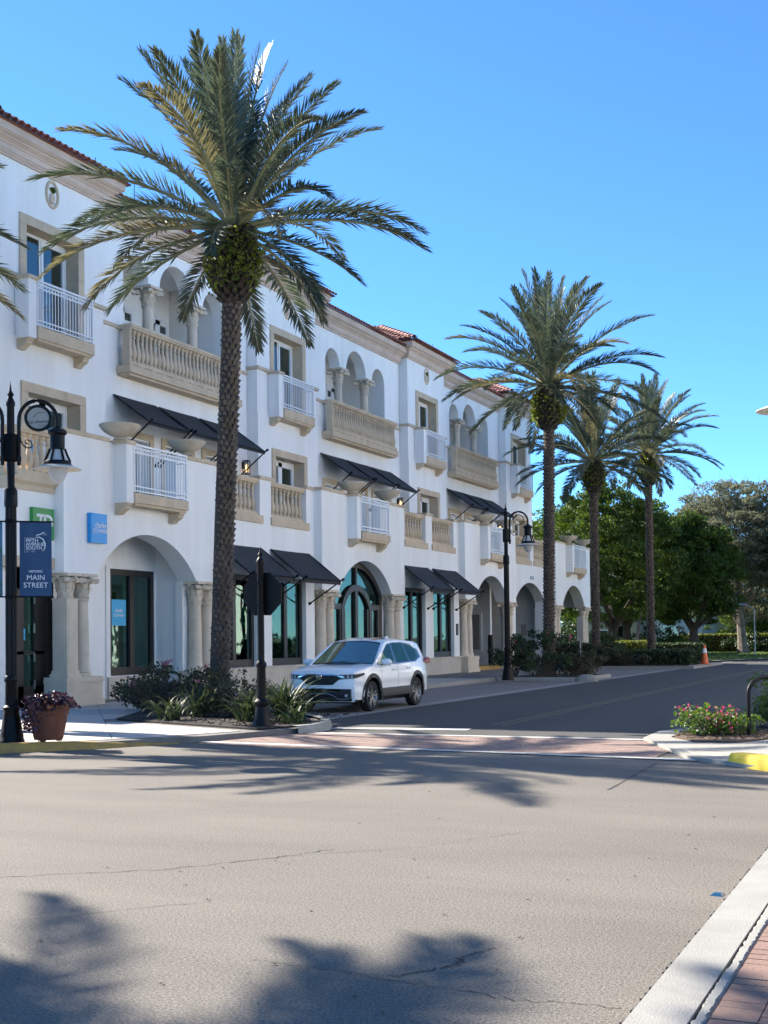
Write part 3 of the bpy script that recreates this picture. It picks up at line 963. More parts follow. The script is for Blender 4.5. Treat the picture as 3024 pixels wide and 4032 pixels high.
for s in (-1, 1):
    fr.box(xg - 0.05, xg + 0.06, c + s * 0.95, c + s * 1.12, 0.3, 2.75)
    fr.box(xg - 0.05, xg + 0.06, c + s * 1.90, c + s * 2.09, 0.3, 2.8)
    fr.box(xg - 0.05, xg + 0.06, c + s * 1.29, c + s * 1.40, 0.3, 2.8)
gd = fr.build("glazed_arch", "bronze", bld)
pane = [(xg - 0.02, y, z) for y, z in outer]
for s in (-1, 1):
    half = [(y, z) for y, z in inner if (y - c) * s >= -1e-6]
    half = half + [(c, 0.1)] if s > 0 else half + [(c, 0.1)]
    MB().prism(half, 'x', xg - 0.022, xg - 0.014).build("pane", "glass_shop", gd)
rows = [[], []]
for i in range(91):
    y = c - 2.2 + 4.4 * i / 90
    xx = xg - 0.5 + 0.04 * math.sin(y * 21) + 0.02 * math.sin(y * 8)
    rows[0].append((xx, y, 1.55)); rows[1].append((xx, y, 4.6))
MB().grid(rows).build("curtain", "curtain", gd, smooth=True)
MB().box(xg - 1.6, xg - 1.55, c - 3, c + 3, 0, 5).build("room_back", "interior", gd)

# --- open passage below the third and fourth fronts
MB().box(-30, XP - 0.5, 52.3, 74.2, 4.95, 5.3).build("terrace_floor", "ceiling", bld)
MB().box(-30, XR - 0.34, 52.0, 52.3, 0.0, 4.95).build("passage_wall", "stucco", bld)
MB().box(-30.2, -30.0, 52.0, 67.0, 0, 4.95).build("passage_wall", "stucco", bld)
MB().box(-26.0, -21.6, 62.0, 62.25, 0.0, 4.95).build("passage_wall", "stucco", bld)
MB().box(-22.75, -22.05, 61.93, 62.0, 0.9, 2.9).build("passage_window", "whiteframe", bld)
MB().box(-22.65, -22.15, 61.90, 61.93, 1.0, 2.8).build("passage_blind", "discface", bld)
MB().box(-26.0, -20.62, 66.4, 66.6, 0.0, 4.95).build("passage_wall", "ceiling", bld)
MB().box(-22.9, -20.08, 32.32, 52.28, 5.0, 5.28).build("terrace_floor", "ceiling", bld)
for y in (73.3,):
    col = place("column", SHAFT, (-21.7, y, 0.81), bld)
    place("capital", CAP, (-21.7, y, 2.73), col)
    MB().box(-22.1, -21.3, y - 0.4, y + 0.4, 0.0, 0.81).build("pedestal", "column", bld)
    MB().box(-22.1, -21.3, y - 0.4, y + 0.4, 3.35, 4.95).build("wall", "stucco", bld)
# far end of the lower block
MB().box(-30, XP - 0.62, 74.1, 74.4, 3.35, 6.76).build("wall", "stucco", bld)

# --- the left end: recessed entrance below a small balustraded balcony
mb = MB()
mb.box(XR - 0.3, XR, 23.25, 24.85, 3.70, 5.30)
mb.box(XP - 0.6, XR + 0.002, 24.852, 25.2, 3.36, 5.48)
mb.build("wall", "stucco", bld)
MB().box(XR - 0.25, XR + 0.03, 23.2, 24.86, 3.45, 3.70).build("door_lintel", "stone", bld)
mb = MB()
prof = [(XR, 5.26), (XR + 0.05, 5.26), (XR + 0.05, 5.38), (XR + 0.14, 5.46), (XR + 0.14, 5.56), (XR, 5.56)]
mb.prism(prof, 'y', 23.25, 25.05)
mb.box(XR - 3.0, XR, 23.22, 23.50, 5.26, 5.56)
mb.build("balcony_cornice", "stone", bld)
balustrade(XR - 0.02, 23.40, 25.0, 5.72, 6.60, 7, 5.56)
part = MB().box(-22.4, XR - 0.2, 23.24, 23.55, 6.60, 6.76).box(-22.4, XR - 0.2, 23.28, 23.5, 5.56, 5.72).build("balustrade", "stone", bld)
for i in range(9):
    place("baluster", BAL[0.88] if 0.88 in BAL else list(BAL.values())[0], (-22.2 + i * 0.26, 23.4, 5.72), part)
MB().box(-30, XR - 0.3, 23.25, 23.5, 0.0, 5.26).build("end_wall", "stucco", bld)
MB().box(-22.7, XR - 0.3, 23.5, 25.2, 5.0, 5.26).build("terrace_floor", "ceiling", bld)
# entrance doors
xd = -20.25
fr = MB()
for a, b in ((23.3, 23.46), (23.98, 24.22), (24.62, 24.95)):
    fr.box(xd - 0.05, xd + 0.05, a, b, 0.1, 3.5)
fr.box(xd - 0.05, xd + 0.05, 23.3, 24.95, 2.95, 3.5)
fr.box(xd - 0.05, xd + 0.05, 23.3, 24.95, 0.1, 0.62)
fr.box(xd - 0.05, xd + 0.05, 23.3, 24.95, 1.38, 1.46)
dr = fr.build("entrance_door", "bronze", bld)
MB().box(xd - 0.02, xd - 0.012, 23.3, 24.95, 0.6, 3.0).build("pane", "glass_shop", dr)
for z in (0.55, 1.2, 1.9, 2.6):
    MB().box(xd + 0.05, xd + 0.075, 24.58, 24.61, z, z + 0.22).build("hinge", "chrome", dr)
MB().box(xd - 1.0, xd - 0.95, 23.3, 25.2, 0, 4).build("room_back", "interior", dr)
MB().box(xd - 0.3, XP - 0.6, 24.96, 25.2, 0.1, 5.2).build("wall", "bronze", bld)

# --- towers
def stone_surround(c, z0, zt_in, half_in, x, sill=False):
    """stone jambs and lintel lining an opening, block by block"""
    t = 0.27
    xi, xo_ = x - 0.52, x + 0.05
    base = None
    n = 3
    for s in (-1, 1):
        a, b = sorted((c + s * half_in, c + s * (half_in + t)))
        for i in range(n):
            za, zb_ = z0 + (zt_in - z0) * i / n, z0 + (zt_in - z0) * (i + 1) / n
            o = MB().box(xi, xo_, a, b, za + 0.004, zb_ - 0.004)
            if base is None:
                base = o.build("window_surround", "stone", bld)
            else:
                o.build("stone", "stone", base)
    for i in range(3):
        a = c - half_in - t + (2 * half_in + 2 * t) * i / 3
        b = c - half_in - t + (2 * half_in + 2 * t) * (i + 1) / 3
        MB().box(xi, xo_, a + 0.004, b - 0.004, zt_in + 0.004, zt_in + t).build("stone", "stone", base)

def white_window(x, y0, y1, z0, z1, kind):
    fr = MB()
    f = 0.075
    fr.box(x - 0.04, x + 0.04, y0, y1, z1 - f, z1)
    fr.box(x - 0.04, x + 0.04, y0, y0 + f, z0, z1 - f)
    fr.box(x - 0.04, x + 0.04, y1 - f, y1, z0, z1 - f)
    m_ = (y0 + y1) / 2
    if kind == 'slide':
        fr.box(x - 0.06, x + 0.02, m_ - 0.05, m_ + 0.05, z0, z1 - f)
        fr.box(x - 0.02, x + 0.05, m_ + 0.02, y1 - f, z1 - f - 0.10, z1 - f)
        fr.box(x - 0.02, x + 0.05, y1 - f - 0.09, y1 - f, z0, z1 - f - 0.1)
        fr.box(x - 0.02, x + 0.05, m_ + 0.02, m_ + 0.10, z0, z1 - f - 0.1)
    else:
        fr.box(x - 0.03, x + 0.05, m_ - 0.14, m_ + 0.14, z0, z1 - f)
        fr.box(x - 0.03, x + 0.05, y0 + f, y0 + f + 0.12, z0, z1 - f - 0.16)
        fr.box(x - 0.03, x + 0.05, y1 - f - 0.12, y1 - f, z0, z1 - f - 0.16)
        fr.box(x - 0.03, x + 0.05, y0 + f, y1 - f, z1 - f - 0.16, z1 - f)
        fr.box(x - 0.03, x + 0.05, y0 + f, y1 - f, z0, z0 + 0.25)
    o = fr.build("window", "whiteframe", bld)
    for a, b in ((y0 + f, m_), (m_, y1 - f)):
        MB().box(x - 0.012, x - 0.004, a + 0.002, b - 0.002, z0 + 0.01, z1 - f).build("pane", "glass_upper", o)
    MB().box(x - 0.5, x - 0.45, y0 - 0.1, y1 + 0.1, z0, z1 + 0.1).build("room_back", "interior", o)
    rows = [[], []]
    for i in range(25):
        y = y1 - 0.55 + 0.55 * i / 24 if kind == 'slide' else y0 + (y1 - y0) * i / 24
        rows[0].append((x - 0.30 + 0.02 * math.sin(y * 31), y, z0)); rows[1].append((x - 0.30 + 0.02 * math.sin(y * 31), y, z1))
    MB().grid(rows).build("curtain", "interior" if kind == 'slide' else "curtain", o, smooth=True)
    return o

CORN = [(0, 0.0), (0, 0.07), (0.055, 0.07), (0.06, 0.10), (0.10, 0.13), (0.12, 0.13), (0.125, 0.155), (0.27, 0.17), (0.275, 0.20), (0.31, 0.21), (0.335, 0.25), (0.37, 0.31), (0.375, 0.335), (0.41, 0.345), (0.44, 0.42), (0.47, 0.455), (0.47, 0.475), (0.70, 0.485), (0.72, 0.47), (0.72, 0.0)]
def cornice(xw, xb, y0, y1, z, ends):
    """moulded profile run along the front and returned at the ends"""
    mb = MB()
    rows = []
    for dz, pr in CORN:
        e = pr if ends else 0.0
        rows.append([(xb, y0 - e, z + dz), (xw + pr, y0 - e, z + dz), (xw + pr, y1 + e, z + dz), (xb, y1 + e, z + dz)])
    mb.grid(rows)
    for s, yy in ((0, y0), (3, y1)):
        pass
    return mb.build("cornice", "pinkstone", bld)
for k, c in enumerate(PC):
    y0, y1 = c - TH, c + TH
    mb = MB()
    arch_wall(mb, XT, XT - 0.70, y0, y1, 5.3, 9.9, [(5.3, flat(c - 1.38, c + 1.38, 8.70))])
    arch_wall(mb, XT - 0.04, XT - 0.70, y0 + 0.03, y1 - 0.03, 9.9, 14.65, [(10.15, flat(c - 1.38, c + 1.38, 13.28))])
    mb.build("tower_wall", "stucco", bld)
    stone_surround(c, 5.35, 8.44, 1.12, XT)
    stone_surround(c, 10.16, 13.02, 1.12, XT - 0.04)
    white_window(XT - 0.45, c - 1.115, c + 1.115, 5.36, 8.43, 'french')
    white_window(XT - 0.47, c - 1.115, c + 1.115, 10.17, 13.01, 'slide')
    # string course, broken by the window
    for a, b in ((y0 - 0.05, c - 1.38), (c + 1.38, y1 + 0.05)):
        MB().box(XT - 0.72, XT + 0.06, a, b, 11.46, 11.57).build("string_course", "stone", bld)
    railed_balcony(XT, c, 9.84, 10.16, 11.39, half=1.23, depth=0.48)
    # cornice
    cornice(XT - 0.04, XT - 1.2, y0 + 0.03, y1 - 0.03, 14.62, True)
    # oval medallion with pineapple
    mb = MB()
    rows = []
    for i in range(25):
        a = 2 * PI * i / 24
        rows.append([(XT - 0.03 + 0.05 * math.sin(b), c + (0.25 + 0.045 * math.cos(b)) * math.cos(a), 14.18 + (0.36 + 0.045 * math.cos(b)) * math.sin(a)) for b in [2 * PI * j / 8 for j in range(9)]])
    mb.grid(rows)
    med = mb.build("medallion", "stone", bld, smooth=True)
    MB().lathe([(0.02, -0.22), (0.09, -0.18), (0.115, -0.08), (0.105, 0.03), (0.05, 0.09)], XT - 0.04, c, 14.13, 10, sx=0.7).build("pineapple", "pinkstone", med, smooth=True)
    mb = MB()
    for i in range(7):
        a = -0.9 + 0.3 * i
        mb.prism([(c + 0.02 * math.cos(a) - 0.0, 14.20), (c + 0.17 * math.sin(a), 14.22 + 0.17 * math.cos(a)), (c + 0.02, 14.20)], 'x', XT - 0.03, XT + 0.03)
    mb.build("pineapple_leaves", "fern", med)

# rear blocks so that no daylight leaks through the storeys, and end walls
mb = MB()
mb.box(-34, XT - 1.2, 26.08, 26.3, 5.3, 14.6)
mb.box(-34, XT - 1.2, 72.6, 72.85, 5.3, 14.6)
mb.box(-34, -33.8, 23.25, 74.4, 0, 14.6)
mb.box(-34, -25.6, 26.3, 72.6, 14.3, 14.55)
mb.build("rear_wall", "stucco", bld)
mb = MB()
mb.box(-30, -23.9, 31.2, 52.0, 0.0, 5.0)
mb.build("rear_wall", "interior", bld)

# --- loggias between the towers
CAPY = 13.01
for k in range(3):
    y0, y1 = PC[k] + TH, PC[k + 1] - TH
    c = (y0 + y1) / 2
    mb = MB()
    # second-storey wall with three glazed doors
    dops = [(5.3, flat(c + d - 0.75, c + d + 0.75, 7.95)) for d in (-2.4, 0, 2.4)]
    arch_wall(mb, XL, XL - 0.4, y0, y1, 5.3, 10.1, dops)
    arch_wall(mb, XL, XL - 0.48, y0, c - 2.98, 10.1, CAPY)
    arch_wall(mb, XL, XL - 0.48, c + 2.98, y1, 10.1, CAPY)
    arch_wall(mb, XL, XL - 0.48, y0, y1, CAPY, 14.45, [(CAPY, semi(c - 2.98, c - 1.62, CAPY)), (CAPY, semi(c - 1.0, c + 1.0, CAPY)), (CAPY, semi(c + 1.62, c + 2.98, CAPY))])
    mb.build("loggia_wall", "stucco", bld)
    for d in (-2.4, 0, 2.4):
        MB().box(XL - 0.02, XL + 0.05, c + d - 0.97, c + d - 0.76, 5.35, 8.0).box(XL - 0.02, XL + 0.05, c + d + 0.76, c + d + 0.97, 5.35, 8.0).box(XL - 0.02, XL + 0.05, c + d - 0.97, c + d + 0.97, 8.0, 8.2).build("door_surround", "stone", bld)
        white_window(XL - 0.30, c + d - 0.745, c + d + 0.745, 5.35, 7.94, 'french')
    for s in (-1, 1):
        col = place("column", USHAFT, (XL - 0.24, c + s * 1.31, 10.13), bld)
        place("capital", CAPU, (XL - 0.24, c + s * 1.31, 12.39), col)
    # recess: floor, ceiling, sides, back wall with doors
    rb = MB()
    rb.box(-25.6, -25.4, c - 3.5, c + 3.5, 10.1, 14.4)
    rb.box(-25.4, XL - 0.48, c - 3.5, c - 3.2, 10.1, 14.4)
    rb.box(-25.4, XL - 0.48, c + 3.0, c + 3.5, 10.1, 14.4)
    rb.box(-25.4, XL - 0.48, c - 3.5, c + 3.5, 14.2, 14.4)
    rb.box(-25.6, XL - 0.05, c - 3.5, c + 3.5, 9.95, 10.12)
    rb.build("loggia_recess", "stucco", bld)
    for d in (-2.1, 0.0, 2.1):
        wo = white_window(-25.33, c + d - 0.72, c + d + 0.72, 10.15, 13.05, 'french')
        MB().box(-25.37, -25.27, c + d - 0.64, c + d + 0.64, 12.42, 12.54).build("transom_bar", "whiteframe", wo)
    # balcony
    MB().box(XL, XL + 0.50, c - 3.36, c + 3.36, 9.87, 10.10).build("balcony_slab", "stone", bld)
    MB().box(XL, XL + 0.42, c - 3.30, c + 3.30, 9.79, 9.87).build("slab_moulding", "stone", bld)
    bp_ = balustrade(XL + 0.34, c - 3.28, c + 3.28, 10.24, 11.22, 29, 10.12)
    MB().box(XL + 0.21, XL + 0.47, c - 3.33, c - 3.22, 10.12, 11.22).build("end_pier", "stone", bp_)
    MB().box(XL, XL + 0.30, c - 3.30, c - 3.14, 11.23, 11.36).box(XL, XL + 0.3, c + 3.14, c + 3.3, 11.23, 11.36).build("side_rail", "stone", bp_)
    for i in range(11):
        y = c - 3.1 + i * 0.6
        MB().box(XL + 0.44, XL + 0.47, y, y + 0.36, 10.085, 10.125).build("drain_slot", "interior", bld)
    for a, b in ((y0 + 0.02, c - 3.3), (c + 3.3, y1 - 0.02)):
        MB().box(XL - 0.02, XL + 0.06, a, b, 11.25, 11.36).build("string_course", "stone", bld)
    cornice(XL, XL - 0.9, y0 + 0.03, y1 - 0.03, 14.36, False)
    for d in (-2.42, 0, 2.42):
        awning(XL + 0.02, c + d - 1.12, c + d + 1.12, 9.20 - 0.0, XL + 1.30, 8.28, 7.25, 0.12)

# --- roofs with barrel tiles
tilem = MB()
rows = []
for j in range(2):
    t = j
    rows.append([((0.0 if j == 0 else -0.45), 0.105 * (1 - 0.12 * j) * math.cos(PI * i / 6), 0.075 * math.sin(PI * i / 6) + 0.0) for i in range(7)])
tilem.grid(rows)
tilem.grid([[(0.0, 0.085 * math.cos(PI * i / 6), 0.066 * math.sin(PI * i / 6)) for i in range(7)], [(-0.45, 0.07 * math.cos(PI * i / 6), 0.055 * math.sin(PI * i / 6)) for i in range(7)]])
tilem.grid([[(0.0, 0.105 * math.cos(PI * i / 6), 0.085 * math.sin(PI * i / 6)) for i in range(7)], [(0.0, 0.085 * math.cos(PI * i / 6), 0.066 * math.sin(PI * i / 6)) for i in range(7)]])
TILE = tilem.mesh("roof_tile", "tile", True)
TAN = math.tan(math.radians(26))
def barrel_row(mb, a, b, r=0.11, step=0.40):
    """one run of lapped half-round tiles up a slope from a to b"""
    a, b = Vector(a), Vector(b)
    d = b - a
    L = d.length
    d.normalize()
    side = d.cross(Vector((0, 0, 1))).normalized()
    up = side.cross(d).normalized()
    n = max(1, int(L / step))
    for i in range(n):
        p, q = a + d * (L * i / n), a + d * (L * (i + 1.08) / n)
        rows = []
        for P_, rr, lift in ((p, r, 0.035), (q, r * 0.86, 0.0)):
            rows.append([tuple(P_ + side * rr * math.cos(PI * j / 4) + up * (rr * 0.8 * math.sin(PI * j / 4) + lift)) for j in range(5)])
        mb.grid(rows)
for k, c in enumerate(PC):
    ze = 15.32
    xe, xb = XT + 0.58, -30.0
    ya, yb = c - TH - 0.58, c + TH + 0.58
    run = (yb - ya) / 2
    zr = ze + run * TAN
    xr = xe - run
    mb = MB()
    A, B, Rf, Rb_ = (xe, ya, ze), (xe, yb, ze), (xr, c, zr), (xb, c, zr)
    mb.poly([A, B, Rf]); mb.poly([A, Rf, Rb_, (xb, ya, ze)]); mb.poly([B, (xb, yb, ze), Rb_, Rf])
    mb.poly([(xe, ya, ze - 0.03), (xe, yb, ze - 0.03), (xb, yb, ze - 0.03), (xb, ya, ze - 0.03)])
    roof = mb.build("roof", "tile", bld)
    n = int((yb - ya) / 0.25)
    for i in range(n):
        place("roof_tile", TILE, (xe + 0.06, ya + (yb - ya) * (i + 0.5) / n, ze + 0.01), roof, rot=(0, math.atan(TAN), 0))
    bm_ = MB()
    x = xe - 0.15
    while x > -28.0:
        top = min(run, xe - x)
        barrel_row(bm_, (x, ya - 0.02, ze + 0.02), (x, ya + top, ze + 0.02 + top * TAN))
        x -= 0.25
    barrel_row(bm_, (xe, ya, ze + 0.06), (xr, c, zr + 0.07), 0.13)
    barrel_row(bm_, (xr + 0.1, c, zr + 0.06), (xb, c, zr + 0.06), 0.13)
    bm_.build("tile_rows", "tile", roof, smooth=True)["kind"] = "stuff"
for k in range(3):
    y0, y1 = PC[k] + TH, PC[k + 1] - TH
    xe, ze = XL + 0.56, 15.06
    mb = MB()
    mb.poly([(xe, y0, ze), (xe, y1, ze), (-30, y1, ze + (xe + 30) * TAN), (-30, y0, ze + (xe + 30) * TAN)])
    mb.poly([(xe, y0, ze - 0.02), (xe, y1, ze - 0.02), (-30, y1, ze - 0.02), (-30, y0, ze - 0.02)])
    roof = mb.build("roof", "tile", bld)
    a, b = y0 + 0.5, y1 - 0.5
    n = int((b - a) / 0.25)
    for i in range(n):
        place("roof_tile", TILE, (xe + 0.06, a + (b - a) * (i + 0.5) / n, ze + 0.01), roof, rot=(0, math.atan(TAN), 0))
    for y in (y0 + 3.4, y0 + 5.6):
        MB().tube([(-25.5, y, 16.2), (-25.5, y, 17.7)], 0.012, 5).build("lightning_rod", "blackmetal", roof)

# --- things fixed to or standing on the building
for k, c in enumerate(PC):
    for s, nm in ((-1, "left"), (1, "right")):
        b = MB()
        b.lathe([(0.16, 0.0), (0.17, 0.03), (0.12, 0.06), (0.24, 0.11), (0.40, 0.20), (0.50, 0.31), (0.535, 0.37), (0.52, 0.385), (0.47, 0.36), (0.30, 0.22), (0.0, 0.16)], seg=28)
        o = place("planter_bowl", b.mesh("planter_bowl", "dish", True), (XP + 0.18, c + s * 1.56, 6.83))
        lab = ["beside the blue wall sign", "above the arched glass doors", "over the passage arch", "at the far end of the terrace"][k]
        tag(o, "wide stone planter bowl, %s of the pair %s" % ("nearer" if s < 0 else "farther", lab), "planter", "stone bowls on the terrace wall")
def wall_lantern(loc, label):
    t = thing("wall_lantern", label, "lantern", loc, group="glowing wall lanterns")
    x, y, z = loc
    m_ = MB()
    m_.box(x - 0.10, x + 0.10, y - 0.10, y + 0.10, z + 0.22, z + 0.25).box(x - 0.10, x + 0.10, y - 0.10, y + 0.10, z - 0.26, z - 0.23)
    for sx in (-1, 1):
        for sy in (-1, 1):
            m_.box(x + sx * 0.09 - 0.01, x + sx * 0.09 + 0.01, y + sy * 0.09 - 0.01, y + sy * 0.09 + 0.01, z - 0.23, z + 0.22)
    m_.box(x - 0.16, x - 0.10, y - 0.05, y + 0.05, z - 0.05, z + 0.2)
    m_.build("frame", "blackmetal", t)
    MB().lathe([(0.035, -0.16), (0.04, -0.05), (0.03, 0.08), (0.0, 0.11)], x, y, z, 8).build("flame", "lampglow", t, smooth=True)
    MB().box(x - 0.085, x + 0.085, y + 0.082, y + 0.086, z - 0.23, z + 0.22).build("pane", "lampglass", t)
for k, lab in enumerate(("lit black wall lantern beneath the awning beside the trunk of the big palm", "lit black wall lantern beneath the awning above the parked car", "lit black wall lantern below the farthest upper awning")):
    wall_lantern((XL + 0.17, PC[k + 1] - TH - 0.35, 7.85), lab)
wl = thing("wall_lantern", "unlit square black lantern on the back wall of the nearest loggia", "lantern", (-25.2, 36.3, 12.0))
m_ = MB()
for sx in (-1, 1):
    for sy in (-1, 1):
        m_.box(-25.2 + sx * 0.12 - .012, -25.2 + sx * 0.12 + .012, 36.3 + sy * 0.12 - .012, 36.3 + sy * 0.12 + .012, 11.75, 12.2)
m_.box(-25.34, -25.06, 36.16, 36.44, 12.2, 12.24).box(-25.34, -25.06, 36.16, 36.44, 11.72, 11.75)
m_.build("frame", "blackmetal", wl)

def rot_yz(x, y, z):
    """matrix that stands lettering on a wall facing +X, reading along +Y"""
    return (PI / 2, 0, PI / 2)
# blue bank sign
sg = thing("wall_sign", "square bright blue sign with white lettering on the white wall", "sign", (XP + 0.07, 26.08, 4.5))
MB().box(XP + 0.01, XP + 0.13, 25.76, 26.40, 4.13, 4.87).build("sign_box", "signblue", sg)
place("lettering", text_mesh("lettering", "charles", 0.20, "white_print", shear=0.25, spacing=0.85), (XP + 0.134, 26.12, 4.575), sg, rot=rot_yz(0, 0, 0))
place("lettering", text_mesh("lettering", "SCHWAB", 0.148, "white_print", spacing=0.9), (XP + 0.134, 26.12, 4.43), sg, rot=rot_yz(0, 0, 0))
# green bank sign
sg = thing("wall_sign", "green square sign with white letters above the entrance, partly behind the banner", "sign", (XR + 0.06, 24.43, 4.55))
MB().box(XR + 0.01, XR + 0.11, 23.96, 24.72, 4.12, 4.87).build("sign_box", "signgreen", sg)
place("lettering", text_mesh("lettering", "TD", 0.5, "white_print", shear=0.12, spacing=0.75, bold=0.012), (XR + 0.114, 24.36, 4.52), sg, rot=rot_yz(0, 0, 0))
# blue poster on the porch door
ps = thing("poster", "light blue poster with white lettering taped inside the porch door glass", "poster", (-20.96, 29.05, 2.47))
MB().box(-20.955, -20.95, 28.72, 29.40, 2.10, 2.82).build("sheet", "posterblue", ps)
place("lettering", text_mesh("lettering", "charles", 0.15, "white_print", ext=0.001, shear=0.25, spacing=0.85), (-20.947, 29.06, 2.52), ps, rot=rot_yz(0, 0, 0))
place("lettering", text_mesh("lettering", "SCHWAB", 0.12, "white_print", ext=0.001, spacing=0.9), (-20.947, 29.06, 2.38), ps, rot=rot_yz(0, 0, 0))
tag(MB().box(xd - 0.008, xd - 0.003, 24.02, 24.34, 1.72, 2.0).build("door_sticker", "posterblue"), "small blue notice inside the dark entrance door glass", "notice")
tag(MB().lathe([(0.0, -0.004), (0.06, -0.004), (0.06, 0.004), (0.0, 0.004)], 0, 0, 0, 14).build("door_sticker", "brightyellow"), "round yellow sticker on the dark entrance door glass", "sticker")
o = bpy.data.objects[[x.name for x in bpy.data.objects if x.name.startswith("door_sticker")][-1]]
o.rotation_euler = (0, PI / 2, 0)
o.location = (xd - 0.0, 23.72, 1.42)
# number plate over the passage arch
tag(MB().box(XR, XR + 0.03, 63.2, 63.75, 4.60, 4.78).build("number_plate", "machine"), "small grey plate on the white wall above the wide passage arch", "plate")
tag(MB().box(-21.35, -21.05, 66.37, 66.4, 1.7, 2.3).build("wall_plaque", "discface"), "grey square plaque on the dark wall inside the passage", "plaque")
# drive-through machine with yellow kerb
mc = thing("cash_machine", "grey metal drive-through machine standing on a yellow island in the passage", "cash machine", (-21.6, 56.3, 0.1))
mb = MB().box(-22.2, -21.0, 55.4, 57.1, 0.32, 2.3)
mb.build("cabinet", "machine", mc)
MB().box(-21.9, -21.2, 55.37, 55.41, 1.1, 2.1).build("screen_panel", "blackmetal", mc)
MB().box(-21.0, -20.97, 55.55, 56.1, 1.0, 2.05).build("keypad_panel", "bronze", mc)
MB().box(-21.0, -20.95, 56.12, 56.2, 1.3, 1.5).build("light_strip", "white_print", mc)
tag(MB().box(-22.6, -19.9, 54.9, 58.6, 0.0, 0.30).build("island_kerb", "yellow"), "yellow painted kerb island below the grey machine", "kerb")
tag(MB().tube([(-20.1, 57.7, 0.3), (-20.1, 57.7, 1.75)], 0.12, 12).build("bollard", "blackmetal"), "black bollard at the end of the yellow island", "bollard")
tag(MB().box(-20.62, -20.5, 66.36, 66.6, 0.1, 3.2).build("white_post", "whiteframe"), "slim white post inside the wide passage arch", "post")

